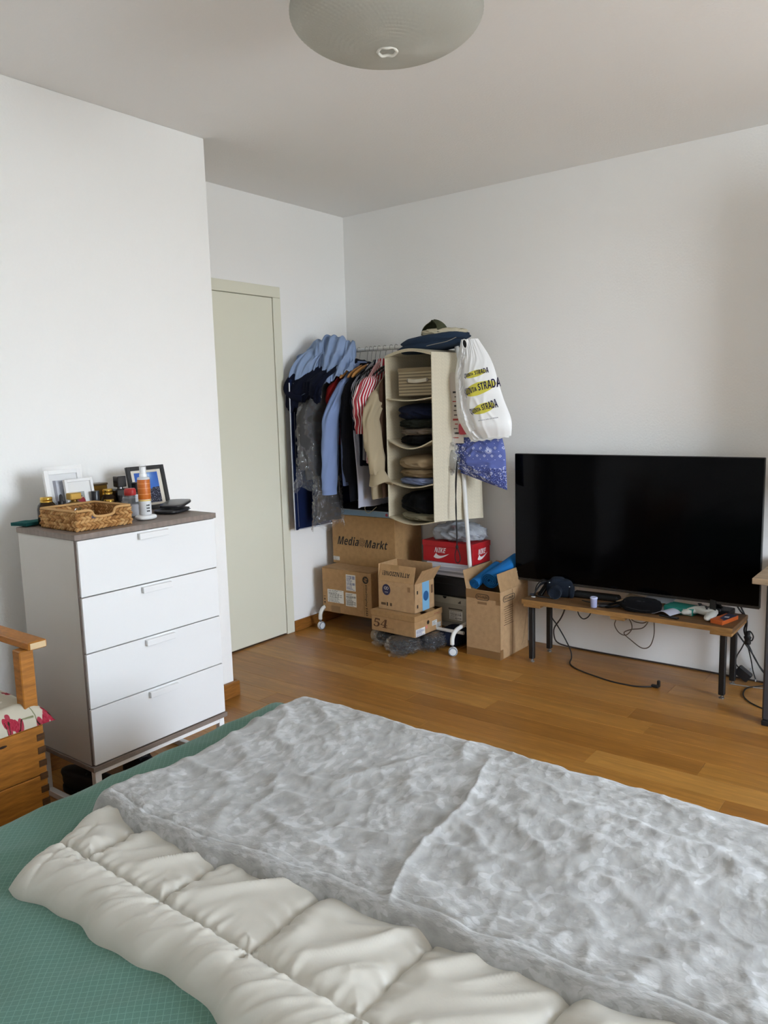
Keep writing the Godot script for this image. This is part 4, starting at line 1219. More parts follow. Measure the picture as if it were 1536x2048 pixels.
	for q in [[V(0.685, 0.049, 0.5), V(0.09, 0.05, 0.09), "17181c", "left"], [V(0.86, 0.05, 0.6), V(0.1, 0.051, 0.1), "1b1c20", "middle"], [V(0.955, 0.049, 0.44), V(0.085, 0.05, 0.085), "2a303a", "right"]]:
		var o2: Vector3 = q[0]
		var r2: Vector3 = q[1]
		var th := thing("plastic_bag", "clear plastic bag with dark contents on the floor under the low carton, %s of three" % q[3], "bag", V(o2.x, 0, o2.z))
		part(th, "contents", mb().blob(V(0, o2.y - 0.004, 0), r2 * 0.82, 2.6, 30, 18, func(dd): return 0.16 * ridge(0, dd.x * 0.4 + o2.x, dd.z * 0.4 + dd.y * 0.3) - 0.08), cloth(q[2]))
		part(th, "film", mb().blob(V(0, o2.y, 0), r2, 2.4, 60, 30, func(dd): return 0.2 * (ridge(1, dd.x * 0.5 + o2.x, dd.y * 0.4 + dd.z * 0.5) - 0.4) * (1.0 if absf(dd.y) < 0.75 else 0.2)), film)
		part(th, "gathered_end", mb().grid(func(u, v): 
			var an: float = lerpf(-0.5, 0.5, u) + (1.9 if q[3] == "left" else 1.25)
			var rr: float = r2.x * (0.85 + 0.42 * v)
			return V(cos(an) * rr, 0.03 * (1.0 - v) + 0.004 + 0.012 * sin(u * 26.0) * v * 0.5 + 0.006, sin(an) * rr), 30, 8), film)
	solo("fabric_roll", mb().blob(V(0.575, 0.034, 0.49), V(0.032, 0.034, 0.04), 2.6, 20, 12, func(dd): return 0.1 * ns(0, dd.x * 0.5, dd.y * 0.5)), cloth("a3927e"), "small beige cloth bundle on the floor left of the plastic bags", "cloth")
	solo("dark_bag", mb().blob(V(1.02, 0.052, 0.3), V(0.075, 0.052, 0.1), 3.0, 30, 18, func(dd): return 0.1 * ridge(0, dd.x * 0.4, dd.z * 0.4 + dd.y * 0.2)), cloth("1b2032"), "dark navy bag on the floor behind the plastic bags", "bag")

const RZ := 0.27
const RY := 1.795
func build_rack() -> void:
	var w := mt("e3e2de", 0.4)
	var r := thing("clothes_rack", "white tubular clothes rack on casters, loaded with clothes in the corner", "clothes rack")
	part(r, "rail", mb().tube(pv([V(0.02, RY + 0.004, RZ), V(1.13, RY - 0.004, RZ)]), 0.0125, 16), w)
	for x in [0.02, 1.13]:
		part(r, "end_knob", mb().blob(V(x, RY, RZ), V(0.018, 0.016, 0.016), 2.0, 16, 10), mt("f0efec", 0.35))
	for s in [0, 1]:
		var xb: float = [0.12, 1.14][s]
		var xt: float = [0.1, 1.05][s]
		part(r, "upright", mb().tube(curve([V(xb, 0.15, 0.27), V(lerpf(xb, xt, 0.2), 0.49, 0.272), V(lerpf(xb, xt, 0.55), 0.98, 0.272), V(xt, RY, RZ)], 6), 0.0125, 14), w)
		part(r, "foot_tube", mb().tube(curve([V(xb, 0.07, 0.033), V(xb, 0.1, 0.036), V(xb, 0.135, 0.06), V(xb, 0.152, 0.12), V(xb, 0.153, 0.27), V(xb, 0.152, 0.4), V(xb, 0.14, 0.472), V(xb, 0.108, 0.503), V(xb, 0.07, 0.507)], 6), 0.0125, 14), w)
		for zz in [0.505, 0.035]:
			var c := part(r, "caster", mb().lathe([Vector2(0, -0.012), Vector2(0.022, -0.012), Vector2(0.0265, -0.009), Vector2(0.0265, 0.009), Vector2(0.022, 0.012), Vector2(0, 0.012)], 22, Transform3D(Basis(V(0, 1, 0), V(1, 0, 0), V(0, 0, -1)).rotated(V(0, 1, 0), -1.0 if s == 1 else -0.1), V(xb, 0.0268, zz - 0.004))), mt("dfe1e4", 0.35))
			part(c, "caster_fork", mb().tube(pv([V(xb, 0.04, zz - 0.002), V(xb, 0.078, zz + 0.001)]), 0.007, 8), mt("8e9094", 0.35, 0.7))
			part(c, "tyre", mb().tube(PackedVector3Array(range(20).map(func(i): return V(xb, 0.0268, zz - 0.004) + Basis(V(0, 1, 0), -1.0 if s == 1 else -0.1) * V(0.0115, sin(TAU * i / 20) * 0.0225, cos(TAU * i / 20) * 0.0225))), 0.0026, 6, false, true), mt("6f7a88", 0.5))
	for zz in [0.2, 0.38]:
		part(r, "lower_bar", mb().tube(pv([V(0.12, 0.105, zz), V(1.14, 0.105, zz)]), 0.0105, 12), w)

# a shirt or jacket hanging from the rail in the plane across it, front edge towards the room
func garment(nm: String, label: String, cat: String, x: float, mat: Material, o := {}) -> Node3D:
	var half: float = o.get("half", 0.2)
	var len: float = o.get("len", 0.7)
	var th: float = o.get("thick", 0.03)
	var yt: float = o.get("top", 1.70)
	var sl: float = o.get("sleeve", 0.55)
	var sr: float = o.get("sr", 0.062)
	var lean: float = o.get("lean", 0.0)
	var zc: float = o.get("zc", RZ)
	var sd: float = o.get("seed", x * 7.0)
	var drop: float = o.get("drop", 0.12)
	var smat: Material = o.get("smat", mat)
	var us: float = o.get("us", 8.0)
	var root := thing(nm, label, cat, V(x, 0, zc))
	var body := mb().grid(func(u, v):
		var a: float = u * TAU
		var s: float = len * v
		var w := lerpf(0.055, half, pow(clampf(s / drop, 0.0, 1.0), 0.75))
		w *= 1.0 + 0.05 * smoothstep(0.2, 0.7, s) * sin(sd * 3.0)
		var fo := fold(u * 2.0 + sd, v * 0.25 + sd * 0.3) * 0.55 + 0.3 * fold(u * 3.0 + sd * 2.0, v * 0.35)
		var t := th * lerpf(0.75, 1.0, smoothstep(0.0, 0.2, s)) * (0.7 + 0.6 * fo * smoothstep(0.05, 0.3, s))
		var c := cos(a)
		var q := sin(a)
		return V(signf(q) * pow(absf(q), 0.8) * t + lean * s + 0.012 * sin(s * 6.0 + sd) * c, yt - s - 0.004 * sin(a * 3.0 + sd) * v, signf(c) * pow(absf(c), 0.85) * w), 56, 40, us, len * 2.0, true, true)
	part(root, "body", body, mat)
	if sl > 0.0:
		for sg in ([1.0, -1.0] if o.get("both", true) else [1.0]):
			var bx: float = o.get("bx", 0.0) * (1.0 if sg > 0 else 0.3)
			var bz: float = o.get("bz", 0.05)
			var sv := mb().grid(func(u, v):
				var a: float = u * TAU
				var s: float = v
				var cy := yt - drop + 0.02 - sl * s - 0.02 * sin(s * PI)
				var cz := half - 0.05 + (0.045 + bz) * smoothstep(0.0, 0.35, s) - 0.02 * s
				var r := sr * (0.86 + 0.14 * smoothstep(0.0, 0.15, s)) * lerpf(1.0, 0.82, s)
				if s < 0.06: r *= 0.45 + 0.55 * sqrt(s / 0.06)
				var fo := 0.26 * (fold(u * 1.0 + sd, s * 0.3 + sd) - 0.4) + 0.15 * (fold(u * 1.0 + s * 0.35 + sd, s * 0.55 + 0.4) - 0.4)
				r *= 1.0 + fo * smoothstep(0.02, 0.2, s)
				return V(bx * s + lean * sl * s + sin(a) * r * 0.62, cy, sg * (cz + cos(a) * r)), 36, 40, us * 0.6, sl * 2.0, sg > 0, true)
			var p := part(root, "sleeve", sv, smat)
			if o.get("cuff", false):
				var cc := V(bx + lean * sl, yt - drop + 0.02 - sl, sg * (half - 0.025 + bz))
				part(p, "cuff", mb().sheet(func(u, v): return cc + V(sin(u * TAU) * 0.036, 0.035 - 0.07 * v, sg * cos(u * TAU) * 0.054), 28, 3, 0.003, 1, 1, false, true), smat)
	if o.get("collar", true):
		part(root, "collar", mb().sheet(func(u, v):
			var a: float = u * TAU
			return V(sin(a) * (0.03 + 0.012 * v), yt + 0.012 - 0.04 * v + 0.012 * cos(a) * v * -1.0, cos(a) * (0.05 + 0.022 * v)), 28, 4, 0.003, us * 0.3, 0.1, false, true), mat)
	return root

func hanger(label: String, x: float, wood: bool, zc := RZ, lean := 0.0) -> void:
	var h := thing("hanger", label, "hanger", V(x, 0, zc), 0.0, "hangers on the rack's rail")
	var pts := []
	for i in 11:
		var a := lerpf(-0.6, PI + 0.1, i / 10.0)
		pts.append(V(0.0, RY + 0.002 + sin(a) * 0.017, cos(a) * 0.017))
	pts.append(V(lean * 0.3, RY - 0.035, -0.006)); pts.append(V(lean, RY - 0.07, 0.0)); pts.append(V(lean, RY - 0.1, 0.0))
	part(h, "hook", mb().tube(curve(pts, 3), 0.0016, 7), mt("8d8b88", 0.35, 0.8))
	var arm := mb().grid(func(u, v):
		var s: float = (u * 2.0 - 1.0)
		var a: float = v * TAU
		var r := 0.011 if wood else 0.0055
		r *= sqrt(maxf(0.02, 1.0 - pow(absf(s), 10.0)))
		return V(lean + sin(a) * r * 0.8, RY - 0.098 - 0.075 * pow(absf(s), 1.6) + cos(a) * r * 1.4, s * 0.2), 30, 12, 1, 1, true, false)
	part(h, "bar", arm, mt("a8743c", 0.45) if wood else mt("17171a", 0.5))

func build_clothes() -> void:
	var ltblue := cloth("8ea3d0")
	# at the far left end of the rail
	var gb := thing("garment_bag", "dark blue suit bag with white edging, leftmost on the clothes rack", "garment bag", V(0.075, 0, 0.36))
	part(gb, "bag", mb().sheet(func(u, v): return V(0.012 * fold(u * 1.2, v) - 0.02 * sin(u * PI), 1.68 - v * 1.0 - (0.06 * absf(u - 0.5) * 2.0 * (1.0 - v)), lerpf(-0.3, 0.3, u) + 0.0), 20, 30, 0.012), cloth("101d40", 0.05))
	part(gb, "edging", mb().tube(pv([V(0.006, 1.6, 0.303), V(0.004, 1.2, 0.305), V(0.006, 0.9, 0.306), V(0.006, 0.682, 0.304), V(0.006, 0.679, 0.1), V(0.0, 0.679, -0.3)]), 0.004, 8), mt("c9cbd2", 0.6))
	part(gb, "zip", mb().tube(pv([V(0.018, 1.6, 0.28), V(0.016, 0.9, 0.284), V(0.018, 0.7, 0.282)]), 0.0015, 6), mt("6b6f7a", 0.5))
	# grey suit in a clear cover
	var suit := garment("suit", "dark grey suit in a clear plastic cover beside the blue suit bag", "suit", 0.155, cloth("4c4b4b"), {"half": 0.25, "len": 0.66, "thick": 0.035, "top": 1.66, "sleeve": 0.5, "zc": 0.36, "bz": 0.02, "collar": false})
	var film := clear("f4f6f8", 0.045, 0.08)
	film.metallic_specular = 0.9
	film.heightmap_enabled = true; film.heightmap_texture = tx.crinkle; film.heightmap_scale = 0.25; film.uv1_scale = Vector3(2, 1.5, 1)
	part(suit, "plastic_cover", mb().grid(func(u, v):
		var a: float = u * TAU
		var s: float = v
		var w := lerpf(0.12, 0.3, pow(minf(s / 0.18, 1.0), 0.8)) + 0.06 * s * s
		var f := 0.026 * (ridge(1, u * 1.0, s * 0.5) - 0.3) + 0.016 * (ridge(0, u * 1.0 + s * 0.5, s * 0.7) - 0.3)
		return V(sin(a) * (0.058 + f), 1.56 - 0.62 * s + 0.02 * sin(a * 5.0) * s, cos(a) * (w + f)), 90, 70, 1, 1, true, true), film)
	var br := garment("trousers", "dark brown trousers in a clear cover hanging below the grey suit", "trousers", 0.2, cloth("3a342f"), {"half": 0.11, "len": 0.3, "thick": 0.028, "top": 1.03, "sleeve": 0.0, "zc": 0.47, "collar": false, "drop": 0.02})
	part(br, "plastic_cover", mb().grid(func(u, v):
		var a: float = u * TAU
		var f := 0.016 * (ridge(1, u * 1.4, v * 0.5 + 0.3) - 0.3)
		return V(sin(a) * (0.045 + f), 1.02 - 0.33 * v + 0.02 * sin(a * 4.0) * v, cos(a) * (0.115 + 0.03 * v + f) + 0.01), 60, 36, 1, 1, true, true), film)
	# navy jumper thrown over the hangers, pale blue linen trousers on top of it
	var navy := cloth("0d1226")
	var nj := thing("jumper", "navy jumper thrown over the hangers under the pale blue trousers", "jumper", V(0, 0, 0))
	part(nj, "drape", mb().sheet(func(u, v):
		var x := lerpf(0.03, 0.31, u)
		var k: float = v
		var z := 0.05 + 0.58 * minf(k / 0.78, 1.0) + 0.012 * sin(u * 9.0) + 0.012 * fold(u * 1.3, v)
		var y := 1.73 - 0.11 * pow(absf(z - 0.3) / 0.3, 2.2) - 0.11 * smoothstep(0.74, 1.0, k) * (1.0 + 0.25 * sin(u * 5.0 + 0.4)) - 0.05 * absf(u - 0.6)
		return V(x - 0.05 * k + 0.05, y + 0.02 * fold(u * 0.9, v * 0.9), z), 40, 50, 0.022), navy)
	part(nj, "sleeve_end", mb().tube(curve([V(0.08, 1.66, 0.6), V(0.06, 1.6, 0.645), V(0.05, 1.555, 0.65), V(0.1, 1.515, 0.648), V(0.16, 1.5, 0.63)], 5), 0.024, 12), navy)
	var lin := cloth("92a6c8", 0.1, 18.0)
	var lt := thing("trousers", "pale blue linen trousers heaped over the left end of the rail", "trousers")
	var dv := V(0.56, 0, 0.83)
	part(lt, "drape", mb().sheet(func(u, v):
		var c := V(lerpf(0.0, 0.36, u), lerpf(1.665, 1.735, u) + 0.055 * sin(u * PI), lerpf(0.47, 0.33, u))
		var hem := lerpf(1.66, 1.70, u) - 0.085 * sin(PI * u) + 0.015 * sin(u * 11.0)
		var R := 0.105 + 0.035 * sin(u * PI)
		var p := Vector3.ZERO
		if v < 0.62:
			var an := lerpf(-1.45, 1.5, v / 0.62)
			p = c + dv * sin(an) * R + Vector3.UP * cos(an) * R * 0.9
		else:
			var k = (v - 0.62) / 0.38
			p = c + dv * (R + 0.02 * sin(k * 2.0)) + Vector3.UP * (0.06 * R)
			p.y = lerpf(p.y, hem, k)
		# ends close inwards
		var en := smoothstep(0.12, 0.0, u) + smoothstep(0.9, 1.0, u)
		p = p.lerp(V(c.x, p.y, c.z + 0.04), 0.55 * en)
		return p + (dv + Vector3.UP * 0.5) * (0.034 * (fold(u * 1.05 + 0.13 + v * 0.25, v * 0.3) - 0.4) + 0.014 * (fold(u * 2.2, v * 0.6 + u * 0.5) - 0.4)), 90, 60, 0.006), lin)
	part(lt, "leg_fold", mb().sheet(func(u, v):
		var x = lerpf(0.06, 0.19, u) + 0.09 * (1.0 - v)
		var y = lerpf(1.868, 1.64, v) - 0.03 * (1.0 - u) + 0.02 * sin(v * PI)
		var z = 0.45 + 0.185 * sin(v * 1.75) - 0.09 * u
		return V(x, y, z + 0.02 * fold(u * 0.9, 0.4 + v * 0.2)), 36, 30, 0.006), lin)
	part(lt, "rolled_hem", mb().sheet(func(u, v):
		var an: float = u * TAU
		var c := V(0.2, 1.63, 0.57).lerp(V(0.17, 1.535, 0.6), v)
		var r := lerpf(0.045, 0.06, v) * (1.0 + 0.08 * sin(an * 3.0))
		return c + V(cos(an) * r * 1.05, -sin(an) * 0.012 + 0.02 * cos(an), sin(an) * r * 0.7), 36, 8, 0.007, 1, 1, false, true), lin)
	# along the rail, left to right
	garment("shirt", "red shirt of which a narrow strip shows beside the pale blue shirt", "shirt", 0.262, cloth("8c1d1c"), {"len": 0.5, "sleeve": 0.26, "top": 1.705, "thick": 0.02, "bz": 0.0})
	hanger("wire-hooked hanger carrying the red shirt", 0.262, true)
	garment("shirt", "pale blue long-sleeved shirt hanging left of the dark jackets", "shirt", 0.328, ltblue, {"len": 0.76, "sleeve": 0.68, "top": 1.715, "thick": 0.032, "bx": -0.08, "bz": 0.07, "sr": 0.068, "cuff": true, "seed": 1.3})
	hanger("wooden hanger carrying the pale blue shirt", 0.324, true)
	garment("jacket", "black jacket hanging next to the pale blue shirt", "jacket", 0.382, cloth("13141a"), {"len": 0.84, "sleeve": 0.62, "thick": 0.032, "half": 0.21, "seed": 2.1, "bz": 0.0})
	hanger("wooden hanger carrying the black jacket", 0.386, true)
	garment("shirt", "long white shirt showing below the black jacket", "shirt", 0.424, cloth("c3c5d4"), {"len": 0.87, "sleeve": 0.5, "thick": 0.022, "half": 0.2, "top": 1.69, "seed": 3.2, "bz": -0.05, "sr": 0.05, "lean": 0.01})
	hanger("wooden hanger with rounded ends carrying the long white shirt", 0.42, true)
	garment("jacket", "dark navy jacket hanging left of the navy striped shirt", "jacket", 0.452, cloth("151726"), {"len": 0.62, "sleeve": 0.3, "thick": 0.02, "half": 0.19, "seed": 4.4, "bz": 0.0})
	hanger("dark hanger carrying the dark navy jacket", 0.452, false)
	var ns1 := textured(tx.stripe_navy, Vector3(1, 1, 1), 0.85)
	var rs := textured(tx.stripe_red, Vector3(1, 1, 1), 0.8)
	garment("shirt", "navy and white vertically striped short-sleeved shirt", "shirt", 0.486, ns1, {"len": 0.6, "sleeve": 0.28, "thick": 0.018, "us": 18.0, "seed": 5.1, "bz": 0.015, "top": 1.715, "sr": 0.065})
	hanger("dark hanger carrying the navy striped shirt", 0.486, false)
	garment("shirt", "red and white striped short-sleeved shirt beside the beige shirt", "shirt", 0.528, rs, {"len": 0.62, "sleeve": 0.34, "thick": 0.026, "us": 18.0, "seed": 6.3, "bz": 0.02, "top": 1.72, "sr": 0.08, "bx": -0.02})
	hanger("dark hanger carrying the red striped shirt", 0.53, false)
	var bg := cloth("b5a588", 0.14, 18.0)
	var be := garment("shirt", "beige linen shirt with a rolled sleeve beside the hanging organiser", "shirt", 0.578, bg, {"len": 0.76, "sleeve": 0.5, "thick": 0.034, "seed": 7.7, "bz": 0.06, "top": 1.64, "sr": 0.07, "bx": 0.07, "lean": -0.03, "half": 0.2})
	part(be, "rolled_cuff", mb().sheet(func(u, v):
		var an: float = u * TAU
		var c := V(0.055, 1.05, 0.235).lerp(V(0.085, 0.985, 0.25), v)
		var r := lerpf(0.05, 0.078, v)
		return c + V(cos(an) * r * 0.8, 0.014 * sin(an * 2.0 + 1.0), sin(an) * r), 30, 6, 0.005, 1, 1, false, true), bg)
	hanger("dark hanger carrying the beige linen shirt", 0.58, false)
	garment("shirt", "brown shirt mostly hidden between the beige shirt and the organiser", "shirt", 0.618, cloth("4b3628"), {"len": 0.8, "sleeve": 0.0, "thick": 0.012, "seed": 8.0, "half": 0.19, "top": 1.69})
	hanger("dark hanger carrying the brown shirt", 0.618, false)

func folded(nm: String, label: String, c: Vector3, s: Vector3, yaw: float, mat: Material, sd: float, n := 1) -> void:
	# a folded garment: two rolled layers with a bulging front
	var t := thing(nm, label, "clothing", c, yaw)
	for k in n:
		var hh := s.y / n
		part(t, "layer", mb().blob(V(0.004 * k, hh * (0.5 + k), 0.006 * k), V(s.x * (0.5 - 0.02 * k), hh * 0.56, s.z * (0.5 - 0.01 * k)), 3.0, 48, 28, func(d): return 0.10 * (fold(d.x * 0.55 + sd, d.z * 0.4 + d.y * 0.3 + sd) - 0.4) + 0.035 * sin(d.x * 4.0 + sd * 3.0 + k)), mat)

func build_organizer() -> void:
	var can := textured(tx.linen, Vector3.ONE * 9.0, 0.9, true, "dccfb2", 0.25)
	can.resource_name = "canvas"
	var cand := textured(tx.linen, Vector3.ONE * 9.0, 0.9, true, "e2d8c0", 0.25)
	var yaw := deg_to_rad(-8.2)
	var w := 0.37; var h := 0.96; var d := 0.40
	var base := V(0.868, 0.774, 0.265)
	var o := thing("hanging_organizer", "tall beige canvas organiser with open shelves hanging on the clothes rack", "hanging organiser", base, yaw)
	var hw := w / 2
	part(o, "side_panel", mb().sheet(func(u, v): return V(-hw + 0.004 * sin(v * 30.0), h * (1.0 - v), lerpf(d / 2, -d / 2, u)), 10, 30, 0.005), can)
	part(o, "side_panel", mb().sheet(func(u, v): return V(hw + 0.035 * u * v + 0.006 * sin(v * 25.0) * sin(u * PI), h * (1.0 - v) - 0.02 * u * v, lerpf(d / 2, -d / 2, u)), 10, 30, 0.005), cand)
	part(o, "back_panel", mb().box(V(0, h / 2, -d / 2), V(w, h, 0.004)), can)
	part(o, "top_panel", mb().sheet(func(u, v): return V(lerpf(-hw, hw, u), h + 0.03 * sin(PI * u), lerpf(d / 2, -d / 2, v)), 24, 8, 0.005), cand)
	part(o, "front_border", mb().sheet(func(u, v): return V(lerpf(-hw, hw, u), h + 0.03 * sin(PI * u) - 0.003 - v * 0.012, d / 2 + 0.001), 24, 2, 0.004), can)
	var ys := [0.71, 0.469, 0.219, 0.0]
	var sag := [0.014, 0.052, 0.03, 0.03]
	for k in 4:
		part(o, "shelf", mb().sheet(func(u, v): return V(lerpf(-hw, hw, u), ys[k] - sag[k] * sin(PI * u) * (1.0 - 0.55 * v), lerpf(d / 2 + 0.002, -d / 2, v)), 28, 10, 0.007), can)
	for s in [-1, 1]:
		part(o, "edge_binding", mb().tube(pv([V(s * hw, h, d / 2), V(s * hw, 0, d / 2)]), 0.004, 8), cand)
	part(o, "hook_strap", mb().box(V(-0.06, h + 0.045, 0), V(0.04, 0.06, 0.004)).box(V(0.06, h + 0.045, 0), V(0.04, 0.06, 0.004)), can)
	var tr := Transform3D(Basis(Vector3.UP, yaw), base)
	# top shelf: striped box
	var sb := thing("storage_box", "brown striped fabric box with a pale handle on the organiser's top shelf", "box", tr * V(0.025, ys[0] + 0.004, 0.03), yaw + 0.12)
	var stb := textured(tx.stripe_box, Vector3(1, 28, 1), 0.8)
	part(sb, "box", mb().box(V(0, 0.0825, 0), V(0.285, 0.15, 0.27), 0.004), stb)
	part(sb, "lid", mb().box(V(0, 0.158, 0), V(0.292, 0.024, 0.276), 0.004), mt("8a7a5e", 0.8))
	part(sb, "handle", mb().sheet(func(u, v): return V(lerpf(-0.065, 0.065, u), 0.098 + 0.02 * (v - 0.5) - 0.006 * sin(u * PI), 0.14 + 0.014 * sin(u * PI)), 16, 3, 0.003), mt("cbc3ae", 0.6), "pale strap handle")
	for s in [-1, 1]: part(sb, "rivet", mb().blob(V(s * 0.068, 0.098, 0.138), V(0.01, 0.012, 0.004), 2.0, 14, 8), mt("8a8276", 0.35, 0.7))
	# second shelf
	var y = ys[1] - 0.035
	for q in [["black folded jumper at the bottom of the organiser's second shelf", 0.062, "0c0c0e", 0.31], ["taupe folded jumper below the dark green one in the organiser", 0.045, "766a5c", 0.31], ["dark green folded jumper in the middle of the organiser's second shelf", 0.055, "23261f", 0.325], ["navy folded jumper on top of the pile on the organiser's second shelf", 0.085, "141a30", 0.335]]:
		folded("folded_jumper", q[0], tr * V(0.012, y, 0.02), V(q[3], q[1], 0.34), yaw, cloth(q[2]), y * 5.0)
		y += q[1] * 0.93
	y = ys[2] - 0.02
	for q in [["blue and white folded patterned cloth under the beige trousers in the organiser", 0.05, "7d88a8", 0.29], ["lower folded beige trousers on the organiser's third shelf", 0.055, "8d7758", 0.31], ["upper folded beige trousers on the organiser's third shelf", 0.075, "a08a6b", 0.325]]:
		folded("folded_trousers", q[0], tr * V(0.01, y, 0.025), V(q[3], q[1], 0.35), yaw, cloth(q[2]), y * 5.0 + 1.0)
		y += q[1] * 0.9
	y = ys[3] - 0.014
	for q in [["beige folded cloth at the bottom of the organiser's lowest shelf", 0.05, "8a8168", 0.3], ["black folded jumper heaped on the organiser's lowest shelf", 0.12, "0b0c0f", 0.32]]:
		folded("folded_jumper", q[0], tr * V(0.015, y, 0.02), V(q[3], q[1], 0.35), yaw, cloth(q[2]), y * 5.0 + 2.0)
		y += q[1] * 0.9
	# on top, over the rail
	var jy := 1.768
	var je := thing("jeans", "folded blue jeans lying on top of the organiser and rail", "jeans", V(0.915, jy - 0.005, 0.3), deg_to_rad(6))
	var den := cloth("2f3f55", 0.2, 30.0)
	for k in 2:
		part(je, "leg", mb().blob(V(-0.01 + 0.03 * k, 0.02 + 0.03 * k, 0.01 * k), V(0.205, 0.03, 0.13), 2.8, 50, 24, func(dd): return 0.05 * (fold(dd.x * 0.4 + k, dd.z * 0.3 + dd.y * 0.2) - 0.4), Transform3D(Basis(V(0, 0, 1), 0.1), Vector3.ZERO)), den)
	part(je, "seam", mb().tube(curve([V(0.02, 0.012, 0.131), V(0.08, 0.02, 0.134), V(0.15, 0.03, 0.13), V(0.2, 0.05, 0.115)], 5), 0.002, 6), mt("8d8a84", 0.8))
	folded("cream_cloth", "cream folded cloth on the jeans under the olive cap", V(0.99, 1.832, 0.3), V(0.26, 0.042, 0.2), 0.2, cloth("cfc5ab"), 0.7)
	var cap := thing("cap", "olive cap lying on top of the pile above the organiser", "cap", V(0.925, 1.838, 0.33), deg_to_rad(-30))
	var oli := cloth("4d4f3a")
	part(cap, "crown", mb().sheet(func(u, v):
		var an := lerpf(-0.25, PI + 0.25, u)
		var el := lerpf(0.0, 1.45, v)
		return V(cos(an) * cos(el) * 0.11, 0.012 + sin(el) * 0.08 * (0.9 + 0.1 * sin(an * 3.0)), -sin(an) * cos(el) * 0.085), 40, 14, 0.004), oli)
	part(cap, "brim", mb().sheet(func(u, v):
		var an := lerpf(0.1, PI - 0.1, u)
		var r := lerpf(0.08, 0.135, v)
		return V(cos(an) * 0.09 * (1.0 - 0.1 * v), 0.008 + 0.02 * sin(an) * v - 0.012 * v, -sin(an) * r), 28, 6, 0.004), oli)

func poly_at(a: Array, q: float) -> Vector2:   # point at share q of a polyline
	var s := clampf(q, 0.0, 1.0) * (a.size() - 1)
	var i := mini(int(s), a.size() - 2)
	var f := s - i
	var p0: Vector2 = a[maxi(i - 1, 0)]
	var p1: Vector2 = a[i]
	var p2: Vector2 = a[i + 1]
	var p3: Vector2 = a[mini(i + 2, a.size() - 1)]
	return p1.cubic_interpolate(p2, p0, p3, f)

